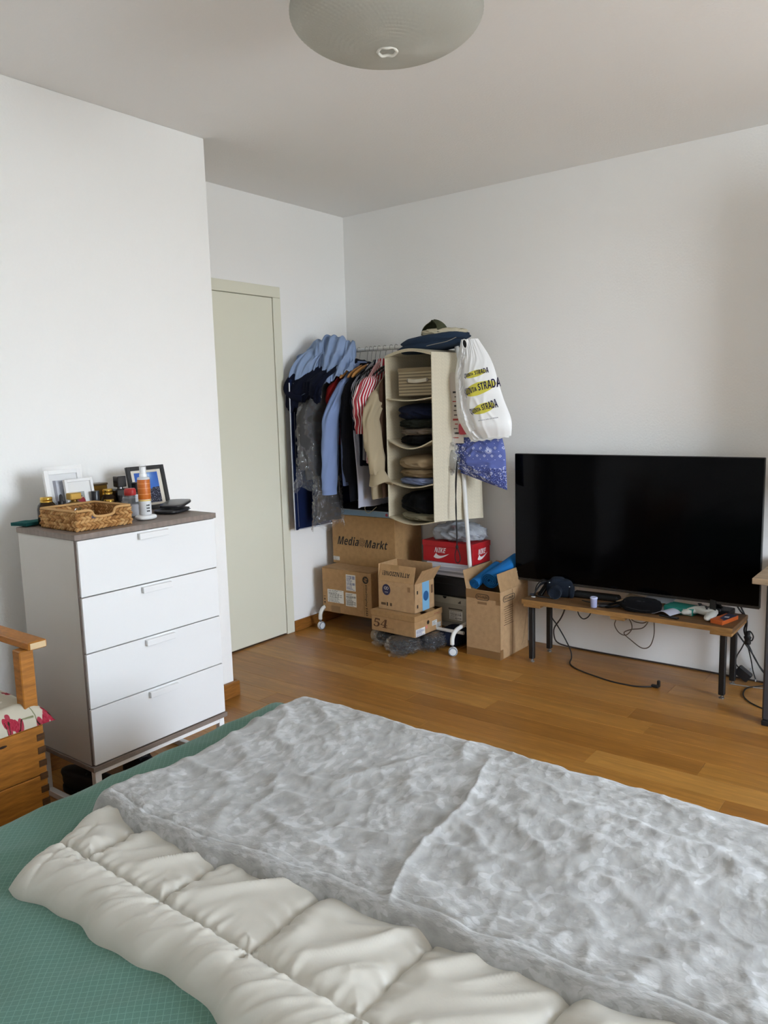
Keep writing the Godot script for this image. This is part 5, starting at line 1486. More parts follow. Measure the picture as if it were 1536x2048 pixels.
func build_hung_bags() -> void:
	# white carrier bag: left and right outlines in the plane z = 0.36, top to bottom
	var L := [Vector2(1.125, 1.80), Vector2(1.10, 1.70), Vector2(1.083, 1.60), Vector2(1.086, 1.50), Vector2(1.092, 1.38), Vector2(1.125, 1.31), Vector2(1.18, 1.235)]
	var R := [Vector2(1.235, 1.80), Vector2(1.30, 1.71), Vector2(1.335, 1.64), Vector2(1.36, 1.56), Vector2(1.395, 1.46), Vector2(1.44, 1.35), Vector2(1.438, 1.262)]
	var surf := func(u: float, v: float) -> Vector3:
		var a := poly_at(L, v)
		var b := poly_at(R, v)
		var p := a.lerp(b, u)
		var full := sin(PI * clampf(u, 0.0, 1.0))
		var bul := 0.07 * pow(full, 0.7) * (0.35 + 0.65 * smoothstep(0.0, 0.5, v)) * (1.0 - 0.55 * smoothstep(0.85, 1.0, v))
		# a flat printed front, a gusset turned to the left
		bul -= 0.02 * exp(-pow((u - 0.3 + 0.03 * sin(v * 6.0)) / 0.06, 2.0)) * smoothstep(0.1, 0.4, v)
		var cr := smoothstep(0.38, 0.25, u) * (0.026 * (ridge(0, u * 1.1 + v * 0.7, v * 0.9 - u * 0.3) - 0.4)) + 0.005 * (fold(u * 1.0 + 0.3, v * 0.8) - 0.3) + 0.006 * smoothstep(0.3, 0.0, v) * (fold(u * 2.0, v * 0.5) - 0.3)
		return V(p.x, p.y, 0.34 + bul + cr * full)
	var wb := thing("carrier_bag", "white plastic carrier bag with yellow and navy lettering hanging at the rack's right end", "bag")
	var wm := mt("f8f8f7", 0.32).duplicate()
	wm.resource_name = "white plastic"
	wm.backlight_enabled = true; wm.backlight = Color(0.12, 0.12, 0.12)
	part(wb, "front", mb().grid(func(u, v): return surf.call(u, v), 90, 110, 1, 1, true), wm)
	part(wb, "back", mb().grid(func(u, v):
		var p: Vector3 = surf.call(u, v)
		var q := sin(PI * u)
		return V(p.x, p.y, 0.34 - 0.04 * pow(q, 0.7) * smoothstep(0.0, 0.5, v)), 30, 30), wm)
	part(wb, "bottom_fold", mb().sheet(func(u, v): return V(lerpf(1.185, 1.43, u), lerpf(1.238, 1.266, u) - 0.012 * v + 0.003 * sin(u * 30.0), 0.345 + 0.02 * sin(u * PI) + 0.008 * v), 24, 4, 0.003), wm)
	# handle hole with dark lining round the knob
	part(wb, "handle_hole", mb().prism(ring(0, 0, 0.014, 0.024, 24), 0, 0.001, Transform3D(Basis(V(0, 0, 1), 0.25), V(1.185, 1.772, 0.3985))), mt("14141a", 0.8))
	part(wb, "hole_edge", mb().tube(PackedVector3Array(range(24).map(func(i): return V(1.185, 1.772, 0.4) + Basis(V(0, 0, 1), 0.25) * V(cos(TAU * i / 24) * 0.0145, sin(TAU * i / 24) * 0.025, 0))), 0.003, 8, false, true), wm)
	var navy := mt("1d1b4e", 0.5)
	var yel := mt("d9cf4a", 0.5)
	var put := func(cu: float, cv: float, off: float) -> Callable:
		return func(x: float, y: float) -> Vector3:
			var v := cv - y / 0.57
			var a := poly_at(L, v)
			var b := poly_at(R, v)
			var u := cu + x / (b.x - a.x)
			return surf.call(u, v) + V(0, 0, off)
	for r in [[0.645, 0.366, 0.135, 0.042], [0.675, 0.517, 0.2, 0.062], [0.655, 0.69, 0.152, 0.048]]:
		var wd: float = r[2]
		var hh: float = r[3]
		var at: Callable = put.call(r[0], r[1], 0.0025)
		var em := mb()
		em.grid(func(u, v):
			var an: float = u * TAU
			return at.call(cos(an) * wd * 0.42 * v, -0.004 + sin(an) * hh * 0.5 * v + 0.03 * cos(an) * wd * v), 28, 5)
		var e := part(wb, "yellow_ellipse", em, yel)
		var at2: Callable = put.call(r[0], r[1], 0.0045)
		letters(e, "QUINTA", wd * 0.44, T(Vector3.ZERO), navy, true, "Droid Sans", hh * 0.8, 0.0, "lettering", func(x, y): return at2.call(x - wd * 0.27, y * (1.0 - 1.2 * (x + wd * 0.22) / wd) - hh * 0.12))
		letters(e, "STRADA", wd * 0.52, T(Vector3.ZERO), navy, true, "Droid Sans", hh * 0.72, 0.0, "lettering", func(x, y): return at2.call(x + wd * 0.25, y * (0.75 + 0.9 * (x + wd * 0.26) / wd) + 0.02 * wd + 0.06 * x))
	letters(wb, "Via Roma Info.QSTRADA", 0.11, T(Vector3.ZERO), navy, false, "Droid Sans", 0.007, 0.0, "lettering", put.call(0.67, 0.8, 0.004))
	# blue bandana drawstring bag behind it
	var ban := textured(tx.bandana, Vector3(1, 1, 1), 0.85)
	var bb := thing("drawstring_bag", "blue paisley bandana drawstring bag hanging below the white carrier bag", "bag")
	var BL := [Vector2(1.07, 1.25), Vector2(1.045, 1.17), Vector2(1.05, 1.1), Vector2(1.09, 1.045)]
	var BR := [Vector2(1.36, 1.25), Vector2(1.38, 1.17), Vector2(1.385, 1.07), Vector2(1.39, 0.955)]
	for s in [1.0, -1.0]:
		part(bb, "front" if s > 0 else "back", mb().grid(func(u, v):
			var p := poly_at(BL, v).lerp(poly_at(BR, v), u)
			var q := pow(sin(PI * u), 0.6) * pow(sin(PI * clampf(v * 0.9 + 0.08, 0, 1)), 0.6)
			var gath := 0.012 * smoothstep(0.3, 0.0, u) * sin(v * 40.0)
			return V(p.x, p.y, 0.30 + s * (0.045 * q + 0.012 * (fold(u * 0.9, v) - 0.3) * q) + gath), 60, 50, 1.0, 1.0, s > 0), ban)
	var film := clear("f2f5f8", 0.07, 0.08)
	var pp := thing("plastic_pouch", "small clear plastic pouch hanging beside the bandana bag", "pouch")
	part(pp, "film", mb().blob(V(1.06, 1.13, 0.35), V(0.045, 0.085, 0.03), 2.2, 40, 24, func(dd): return 0.3 * (ridge(1, dd.x * 0.5, dd.y * 0.5 + dd.z * 0.3) - 0.4)), film)
	part(pp, "contents", mb().blob(V(1.06, 1.12, 0.35), V(0.03, 0.055, 0.015), 2.2, 20, 14, func(dd): return 0.2 * ns(0, dd.x, dd.y)), mt("9a988f", 0.7))
	part(pp, "neck", mb().tube(curve([V(1.063, 1.2, 0.35), V(1.07, 1.26, 0.345), V(1.09, 1.33, 0.33)], 4), 0.008, 10), film)
	# printed sheet hanging along the organiser
	var ps := thing("printed_sheet", "narrow white card with rows of red and black print between organiser and white bag", "card")
	var PT := Transform3D(Basis(V(0, 1, 0), 0.1), V(1.078, 1.42, 0.335))
	part(ps, "card", mb().box(Vector3.ZERO, V(0.1, 0.405, 0.003), 0.001, PT), mt("c9bfb4", 0.7))
	for k in 11:
		var c := mt("a23a34", 0.7) if k in [2, 6, 7, 10] else mt("3a3434", 0.7)
		part(ps, "printed_line", mb().box(V(0.0 + 0.006 * (k % 2), 0.09 - k * 0.026, 0.002), V([0.03, 0.02, 0.034, 0.026, 0.022, 0.03, 0.034, 0.02, 0.024, 0.028, 0.036][k], 0.011 if k % 3 == 0 else 0.006, 0.0006), 0.0, PT), c)
	part(ps, "eyelet", mb().tube(PackedVector3Array(range(12).map(func(i): return PT * V(-0.038 + cos(TAU * i / 12) * 0.004, 0.19 + sin(TAU * i / 12) * 0.004, 0.002))), 0.001, 6, false, true), mt("8a5a40", 0.5))
	solo("red_tag", mb().prism(rrect(-0.025, -0.032, 0.025, 0.032, 0.012), 0, 0.008, T(V(1.125, 1.3, 0.33), 10)), mt("b8404c", 0.6), "red tag peeking out at the left of the white carrier bag", "tag")
	# black cord ending in a loop
	var cd := thing("drawstring", "black cord with a looped end hanging down in front of the red shoe box", "cord")
	for k in 2:
		part(cd, "strand", mb().tube(curve([V(1.1, 1.12, 0.36), V(1.108 + 0.006 * k, 1.0, 0.395), V(1.114 - 0.004 * k, 0.85, 0.4), V(1.113 + 0.003 * k, 0.72, 0.4), V(1.115, 0.63, 0.4)], 6), 0.0032, 8), mt("121216", 0.7))
	part(cd, "knot", mb().blob(V(1.115, 0.622, 0.4), V(0.009, 0.012, 0.009), 2.0, 14, 10), mt("121216", 0.7))
	part(cd, "loop", mb().tube(curve([V(1.115, 0.62, 0.4), V(1.102, 0.58, 0.402), V(1.108, 0.538, 0.404), V(1.125, 0.53, 0.404), V(1.138, 0.552, 0.403), V(1.13, 0.59, 0.402), V(1.115, 0.62, 0.4)], 6), 0.003, 8), mt("121216", 0.7))

func jar(label: String, c: Vector3, r: float, h: float, lid_y: float, fill := "3a2712") -> void:
	var j := thing("jar", label, "jar", c)
	part(j, "glass", mb().lathe([Vector2(0, 0), Vector2(r * 0.92, 0), Vector2(r, 0.005), Vector2(r, h * 0.62), Vector2(r * 0.9, h * 0.76), Vector2(r * 0.62, h * 0.88), Vector2(r * 0.58, h), Vector2(0, h)], 26), mt(fill, 0.12, 0.0, 0.35))
	part(j, "lid", mb().lathe([Vector2(0, lid_y), Vector2(r * 0.64, lid_y), Vector2(r * 0.64, lid_y + 0.007), Vector2(r * 0.61, lid_y + 0.008), Vector2(r * 0.64, lid_y + 0.009), Vector2(r * 0.63, lid_y + 0.02), Vector2(r * 0.58, lid_y + 0.0215), Vector2(0, lid_y + 0.0215)], 26), mt("c9a24a", 0.25, 0.9), "gold metal lid")

func frame_at(nm: String, label: String, o: Vector3, w: float, h: float, bw: float, lean: float, yaw: float, fm: Material, mat_hex: String, pic: Material, pw: float, ph: float) -> Node3D:
	# faces +x; leans back by lean
	var f := thing(nm, label, "picture frame", o, yaw)
	var B := Basis(V(0, 0, 1), lean)   # tips the top towards -x
	var tr := Transform3D(B, Vector3.ZERO)
	for s in [-1, 1]:
		part(f, "frame_bar", mb().box(V(0, h / 2, s * (w / 2 - bw / 2)), V(0.014, h, bw), 0.001, tr), fm)
	for yy in [bw / 2, h - bw / 2]:
		part(f, "frame_bar", mb().box(V(0, yy, 0), V(0.014, bw, w - 2 * bw), 0.001, tr), fm)
	part(f, "mount", mb().box(V(-0.003, h / 2, 0), V(0.004, h - 2 * bw, w - 2 * bw), 0.0, tr), mt(mat_hex, 0.8))
	if pic:
		var m := mb()
		var x := -0.0006
		m.quad(tr * V(x, h / 2 - ph / 2, pw / 2), tr * V(x, h / 2 - ph / 2, -pw / 2), tr * V(x, h / 2 + ph / 2, -pw / 2), tr * V(x, h / 2 + ph / 2, pw / 2), B * V(1, 0, 0), [Vector2(0, 1), Vector2(1, 1), Vector2(1, 0), Vector2(0, 0)])
		part(f, "picture", m, pic)
	part(f, "easel_leg", mb().seg(tr * V(-0.008, h * 0.7, 0), V(-h * sin(lean) - 0.06, 0.003, 0), 0.03, 0.003), mt("2a2825", 0.7))
	return f

func build_dresser_things() -> void:
	var Y := 1.0402
	# woven basket with a dip in its front
	var bo := V(0.913, Y, 2.606)
	var k := thing("basket", "woven water-hyacinth basket with a dipped front standing on the chest of drawers", "basket", bo)
	var wick := []
	for hx in ["b98c58", "a87a48", "c49a66", "96693c"]: wick.append(mt(hx, 0.75, 0.0, 0.3))
	var strand := mb().blob(Vector3.ZERO, V(0.0135, 0.0058, 0.0062), 2.0, 10, 6).mesh()
	var bw := 0.222; var bd := 0.236; var bh := 0.07
	part(k, "base", mb().box(V(0, 0.004, 0), V(bd - 0.012, 0.006, bw - 0.012), 0.002), wick[1])
	var rg := RandomNumberGenerator.new(); rg.seed = 77
	var rows := 5
	for side in 4:
		var L := bd if side % 2 == 0 else bw
		var n := int(L / 0.0165)
		for r in rows:
			for i in n:
				var s: float = -L / 2 + (i + 0.5 + 0.25 * (r % 2)) * L / n
				var y := 0.008 + r * 0.0125
				if side == 1 and r >= 3 and absf(s + 0.004) < 0.047: continue   # the dip, on the side facing the room
				var p := Vector3.ZERO
				var ang := 0.0
				match side:
					0: p = V(s, y, bw / 2 - 0.004); ang = 0.0
					1: p = V(bd / 2 - 0.004, y, -s); ang = PI / 2
					2: p = V(-s, y, -bw / 2 + 0.004); ang = PI
					3: p = V(-bd / 2 + 0.004, y, s); ang = -PI / 2
				var tilt := (0.5 if r % 2 == 0 else -0.5) + rg.randf_range(-0.12, 0.12)
				var o := part(k, "braid_strand", strand, wick[rg.randi() % 4])
				o.transform = Transform3D(Basis(Vector3.UP, ang) * Basis(V(0, 0, 1), tilt), p)
		# core wall behind the strands
		var c := mb()
		match side:
			0: c.box(V(0, 0.033, bw / 2 - 0.006), V(bd - 0.008, 0.06, 0.004))
			2: c.box(V(0, 0.033, -bw / 2 + 0.006), V(bd - 0.008, 0.06, 0.004))
			3: c.box(V(-bd / 2 + 0.006, 0.033, 0), V(0.004, 0.06, bw - 0.008))
			1: c.box(V(bd / 2 - 0.006, 0.021, 0), V(0.004, 0.036, bw - 0.008)).box(V(bd / 2 - 0.006, 0.05, 0.078), V(0.004, 0.026, 0.058)).box(V(bd / 2 - 0.006, 0.05, -0.082), V(0.004, 0.026, 0.05))
		part(k, "wall", c, wick[3])
	var rp := [V(bd / 2 - 0.004, bh, bw / 2 - 0.004), V(bd / 2 - 0.004, bh - 0.001, 0.055), V(bd / 2 - 0.004, bh - 0.022, 0.036), V(bd / 2 - 0.004, bh - 0.026, 0.0), V(bd / 2 - 0.004, bh - 0.022, -0.036), V(bd / 2 - 0.004, bh - 0.001, -0.052), V(bd / 2 - 0.004, bh, -bw / 2 + 0.004)]
	part(k, "rim", mb().tube(curve(rp, 6), 0.005, 8), wick[2])
	part(k, "rim", mb().tube(pv([V(bd / 2 - 0.004, bh, -bw / 2 + 0.004), V(-bd / 2 + 0.004, bh, -bw / 2 + 0.004), V(-bd / 2 + 0.004, bh, bw / 2 - 0.004), V(bd / 2 - 0.004, bh, bw / 2 - 0.004)]), 0.005, 8), wick[2])
	solo("packet", mb().blob(bo + V(0.03, 0.022, -0.02), V(0.05, 0.012, 0.06), 4.0, 20, 10), mt("4a4a7c", 0.4), "violet-blue packet lying inside the woven basket", "packet")
	# jars and bottles behind the basket
	jar("amber jar with a gold lid, leftmost behind the woven basket", V(0.765, Y, 2.672), 0.034, 0.1, 0.084, "2c1c0c")
	jar("taller amber jar with a gold lid behind the basket's right end", V(0.757, Y, 2.41), 0.031, 0.1, 0.088, "2c1c0c")
	jar("lower amber jar with a gold lid directly behind the basket's back rim", V(0.79, Y, 2.428), 0.031, 0.07, 0.05, "2c1c0c")
	var dr := thing("dropper_bottle", "small dark dropper bottle with a black rubber bulb beside the leftmost jar", "bottle", V(0.77, Y, 2.617))
	part(dr, "glass", mb().lathe([Vector2(0, 0), Vector2(0.017, 0), Vector2(0.018, 0.003), Vector2(0.018, 0.055), Vector2(0.009, 0.066), Vector2(0.009, 0.072), Vector2(0, 0.072)], 20), mt("23150a", 0.08))
	part(dr, "collar", mb().lathe([Vector2(0, 0.068), Vector2(0.0115, 0.068), Vector2(0.0115, 0.084), Vector2(0, 0.084)], 18), mt("15151a", 0.5))
	part(dr, "bulb", mb().lathe([Vector2(0, 0.084), Vector2(0.0065, 0.084), Vector2(0.0065, 0.1), Vector2(0.0045, 0.108), Vector2(0, 0.111)], 16), mt("15151a", 0.6))
	var gp := thing("perfume_bottle", "round glass perfume bottle with a chunky gold cap behind the basket", "bottle", V(0.775, Y, 2.567))
	part(gp, "glass", mb().blob(V(0, 0.04, 0), V(0.03, 0.04, 0.042), 2.4, 28, 18), mt("6a5230", 0.06, 0.0, 0.7))
	part(gp, "neck", mb().lathe([Vector2(0, 0.074), Vector2(0.012, 0.074), Vector2(0.012, 0.086), Vector2(0, 0.086)], 16), mt("8a6a30", 0.25, 0.8))
	part(gp, "cap", mb().box(V(0, 0.098, 0), V(0.034, 0.026, 0.046), 0.003), mt("cfa858", 0.28, 0.85))
	var cb := thing("perfume_bottle", "matte black conical bottle with a black cap between basket and small white frame", "bottle", V(0.772, Y, 2.474))
	part(cb, "body", mb().lathe([Vector2(0, 0), Vector2(0.034, 0), Vector2(0.036, 0.004), Vector2(0.034, 0.045), Vector2(0.016, 0.068), Vector2(0.014, 0.074), Vector2(0, 0.074)], 26), mt("18191c", 0.4))
	part(cb, "cap", mb().lathe([Vector2(0, 0.074), Vector2(0.0155, 0.074), Vector2(0.0155, 0.106), Vector2(0.0145, 0.108), Vector2(0, 0.108)], 22), mt("202227", 0.3))
	var gx := thing("gift_box", "tilted gold box standing behind the amber jars", "box", V(0.705, Y, 2.425), 0.2)
	part(gx, "carton", mb().box(V(0, 0.062, 0), V(0.045, 0.122, 0.085), 0.004, Transform3D(Basis(V(0, 0, 1), 0.04), V(0, 0.001, 0))), mt("8d6a2c", 0.3, 0.7))
	part(gx, "lid", mb().box(V(-0.005, 0.126, 0), V(0.048, 0.008, 0.088), 0.002), mt("57432a", 0.4, 0.3))
	var bb := thing("perfume_bottle", "square black perfume bottle with a tall black cap, tallest of the dark bottles", "bottle", V(0.735, Y, 2.338))
	part(bb, "body", mb().box(V(0, 0.052, 0), V(0.042, 0.102, 0.066), 0.006), mt("0c0c0e", 0.08))
	part(bb, "neck", mb().lathe([Vector2(0, 0.1), Vector2(0.012, 0.1), Vector2(0.012, 0.112), Vector2(0, 0.112)], 16), mt("8f8f94", 0.25, 0.9))
	part(bb, "cap", mb().box(V(0, 0.131, 0), V(0.036, 0.044, 0.04), 0.003), mt("101013", 0.2))
	var gb := thing("bottle", "little clear bottle with a grey cap beside the red-capped bottle", "bottle", V(0.79, Y, 2.37))
	part(gb, "body", mb().box(V(0, 0.03, 0), V(0.036, 0.058, 0.036), 0.004), mt("4a4238", 0.08))
	part(gb, "cap", mb().lathe([Vector2(0, 0.058), Vector2(0.0145, 0.058), Vector2(0.0145, 0.082), Vector2(0, 0.083)], 20), mt("55555a", 0.25, 0.5))
	var sb := thing("perfume_bottle", "dark bottle with a square black cap right behind the orange spray bottle", "bottle", V(0.775, Y, 2.288))
	part(sb, "body", mb().box(V(0, 0.045, 0), V(0.036, 0.09, 0.05), 0.004), mt("111216", 0.1))
	part(sb, "label", mb().box(V(0.0185, 0.062, 0), V(0.0008, 0.03, 0.044)), mt("c4c6cc", 0.5))
	part(sb, "cap", mb().box(V(0, 0.108, 0), V(0.03, 0.034, 0.03), 0.003), mt("0e0e12", 0.3))
	var rc := thing("bottle", "square clear bottle with a bright red cap between basket and orange spray bottle", "bottle", V(0.862, Y, 2.38), 0.15)
	var gl := clear("dfe3e6", 0.14, 0.06)
	part(rc, "body", mb().box(V(0, 0.041, 0), V(0.05, 0.08, 0.05), 0.006), gl)
	part(rc, "liquid", mb().box(V(0, 0.026, 0), V(0.043, 0.046, 0.043), 0.003), mt("a8a8ac", 0.15))
	part(rc, "collar", mb().lathe([Vector2(0, 0.08), Vector2(0.017, 0.08), Vector2(0.017, 0.087), Vector2(0, 0.087)], 22), gl)
	part(rc, "cap", mb().lathe([Vector2(0, 0.086), Vector2(0.0215, 0.086), Vector2(0.0225, 0.09), Vector2(0.0225, 0.106), Vector2(0.019, 0.112), Vector2(0, 0.113)], 26), mt("c02a2a", 0.4))
	# spray bottle on a white puck
	var pk := thing("soap_dish", "white oval plastic puck under the orange spray bottle", "dish", V(0.985, Y, 2.402))
	part(pk, "body", mb().blob(V(0, 0.0105, 0), V(0.03, 0.0105, 0.04), 3.0, 30, 14), mt("dedddb", 0.35))
	var sp := thing("spray_bottle", "white spray bottle with an orange label band standing on the white puck", "bottle", V(0.985, Y + 0.021, 2.402))
	part(sp, "bottle", mb().lathe([Vector2(0, 0), Vector2(0.021, 0), Vector2(0.023, 0.003), Vector2(0.023, 0.138), Vector2(0.021, 0.141), Vector2(0.013, 0.143), Vector2(0, 0.143)], 28), mt("d6d7d8", 0.3))
	part(sp, "orange_band", mb().lathe([Vector2(0.0231, 0.058), Vector2(0.0235, 0.059), Vector2(0.0235, 0.132), Vector2(0.0231, 0.133)], 28), mt("c2661c", 0.4), "orange label band")
	for q in [0.077, 0.099, 0.117]: part(sp, "white_line", mb().lathe([Vector2(0.0233, q), Vector2(0.0237, q), Vector2(0.0237, q + 0.0016), Vector2(0.0233, q + 0.0016)], 28), mt("e3a468", 0.4))
	part(sp, "yellow_line", mb().lathe([Vector2(0.0231, 0.052), Vector2(0.0235, 0.052), Vector2(0.0235, 0.0565), Vector2(0.0231, 0.0565)], 28), mt("d9b23c", 0.4))
	for q in 9:
		var an := 0.1 - 0.16 * (q % 3) - 0.1
		var yy := 0.014 + 0.011 * (q / 3)
		part(sp, "printed_mark", mb().box(V(cos(an) * 0.0232, yy, -sin(an) * 0.0232), V(0.0008, [0.006, 0.003, 0.005][q % 3], [0.006, 0.01, 0.004][q % 3]), 0.0, Transform3D(Basis(), Vector3.ZERO)), mt("2c2c30", 0.5))
	part(sp, "pump", mb().lathe([Vector2(0, 0.143), Vector2(0.0145, 0.143), Vector2(0.0145, 0.152), Vector2(0.0125, 0.154), Vector2(0.0115, 0.18), Vector2(0, 0.18)], 24), mt("eceded", 0.35))
	part(sp, "clear_cap", mb().lathe([Vector2(0.0132, 0.154), Vector2(0.0125, 0.186), Vector2(0.0105, 0.1895), Vector2(0, 0.19)], 24), clear("f4f6f8", 0.12, 0.06))
	# frames
	var wf := mt("e9e8e6", 0.4)
	var f1 := frame_at("picture_frame", "larger white picture frame with a clear acrylic pane in front, leaning at the back left", V(0.742, Y, 2.572), 0.15, 0.2, 0.017, 0.16, 0.0, wf, "dcdcdc", textured(sky_print(2), Vector3.ONE, 0.5), 0.085, 0.12)
	part(f1, "acrylic_pane", mb().box(V(0.012, 0.107, 0.002), V(0.003, 0.212, 0.16), 0.001, Transform3D(Basis(V(0, 0, 1), 0.16), Vector3.ZERO)), clear("ffffff", 0.05, 0.04))
	frame_at("picture_frame", "small white picture frame with a tiny portrait inside a wide white mount", V(0.772, Y, 2.527), 0.122, 0.162, 0.011, 0.17, 0.06, wf, "e2e1de", textured(sky_print(1), Vector3.ONE, 0.5), 0.04, 0.062)
	frame_at("picture_frame", "black picture frame with a blue mountain photo behind the orange spray bottle", V(0.735, Y, 2.19), 0.18, 0.185, 0.017, 0.22, -0.04, mt("17171a", 0.35), "d8d0c0", textured(sky_print(0), Vector3.ONE, 0.35), 0.112, 0.13)
	# wallets and cloth
	var wa := thing("wallet", "flat black case lying open-ended on the chest's top, lower of two", "case", V(0.9, Y, 2.215), 0.42)
	part(wa, "shell", mb().blob(V(0, 0.009, 0), V(0.052, 0.009, 0.075), 5.0, 30, 12), mt("15161a", 0.35))
	part(wa, "edge_strip", mb().box(V(0.051, 0.008, 0), V(0.003, 0.003, 0.12), 0.001), mt("474a55", 0.3, 0.5))
	var wb := thing("wallet", "flat black case lying askew on another black case beside the black frame", "case", V(0.885, Y + 0.0185, 2.185), 0.62)
	part(wb, "shell", mb().blob(V(0, 0.009, 0), V(0.05, 0.008, 0.082), 5.0, 30, 12, null, Transform3D(Basis(V(1, 0, 0), 0.05), V(0, 0.004, 0))), mt("1d1d21", 0.3))
	solo("teal_cloth", mb().sheet(func(u, v): return V(lerpf(0.665, 0.74, v), Y + 0.009 + 0.006 * sin(u * 7.0) * sin(v * 3.0) - 0.0, lerpf(2.762, 2.62, u) - 0.02 * v), 30, 10, 0.012), cloth("1f5a58"), "folded teal cloth at the back left corner of the chest's top", "cloth")
	# shoes under the chest
	for q in [[V(0.86, 0.0, 2.64), 0.25, "black shoe under the chest of drawers, nearest the front leg"], [V(0.9, 0.0, 2.44), -0.15, "black shoe with loose straps under the middle of the chest of drawers"]]:
		var sh := thing("shoe", q[2], "shoe", q[0], q[1], "shoes under the chest of drawers")
		part(sh, "sole", mb().prism(PackedVector2Array(Array(ring(0, 0, 1, 1, 30)).map(func(c): return Vector2(c.x * 0.14, c.y * (0.045 - 0.008 * c.x)))), 0.0, 0.018, Transform3D(Basis(V(1, 0, 0), -PI / 2), Vector3.ZERO), true), mt("0d0d0e", 0.6))
		part(sh, "upper", mb().blob(V(0, 0.045, 0), V(0.135, 0.042, 0.043), 2.6, 34, 18, func(d): return 0.3 * smoothstep(0.1, -0.7, d.x) * smoothstep(0.2, 0.8, d.y)), mt("121214", 0.55))
		part(sh, "tongue", mb().sheet(func(u, v): return V(-0.01 + 0.06 * v, 0.105 - 0.03 * v, lerpf(-0.025, 0.025, u)), 8, 6, 0.004), mt("17171a", 0.7))
		for s in 3: part(sh, "lace", mb().tube(curve([V(0.0 + s * 0.022, 0.086 - s * 0.006, -0.026), V(0.004 + s * 0.022, 0.097 - s * 0.007, 0), V(0.0 + s * 0.022, 0.086 - s * 0.006, 0.026)], 4), 0.0025, 6), mt("3a3a3e", 0.8))

func sky_print(kind: int) -> ImageTexture:
	var key := "print%d" % kind
	if not tx.has(key):
		if kind == 0:   # blue sky over a dark snowy ridge
			tx[key] = img(96, 112, func(u, v):
				var rdg = 0.5 + 0.16 * (ns(0, u * 0.8, 0.3) - 0.5) + 0.1 * (1.0 - u)
				var c := Color("2a55a6").lerp(Color("3f76c4"), v)
				c = c.lerp(Color("bcd6f0"), exp(-Vector2(u - 0.6, v - 0.1).length() * 9.0))
				if v > rdg:
					var sn := ns(1, u * 3.0, v * 2.0)
					c = Color("14172c").lerp(Color("c8ccd8"), smoothstep(0.66, 0.72, sn) * 0.7)
				return c)
		elif kind == 1:   # small portrait: two dark-haired figures in red
			tx[key] = img(48, 72, func(u, v):
				var c := Color("a4a6a2").lerp(Color("6f7568"), v)
				for q in [Vector2(0.38, 0.36), Vector2(0.62, 0.33)]:
					var d := Vector2((u - q.x) * 0.8, v - q.y - 0.3)
					if d.length() < 0.3 and v > q.y: c = Color("8c1f2a") if q.x > 0.5 else Color("6d4b48")
					if Vector2(u - q.x, (v - q.y) * 1.3).length() < 0.11: c = Color("c99c84") if v > q.y - 0.02 else Color("241a18")
				return c)
		else:
			tx[key] = img(48, 64, func(u, v):
				return Color("c6c9d2").lerp(Color("8f94a6"), ns(1, u * 1.5, v) * 0.8) if u > 0.14 else Color("55576a"))
	return tx[key]

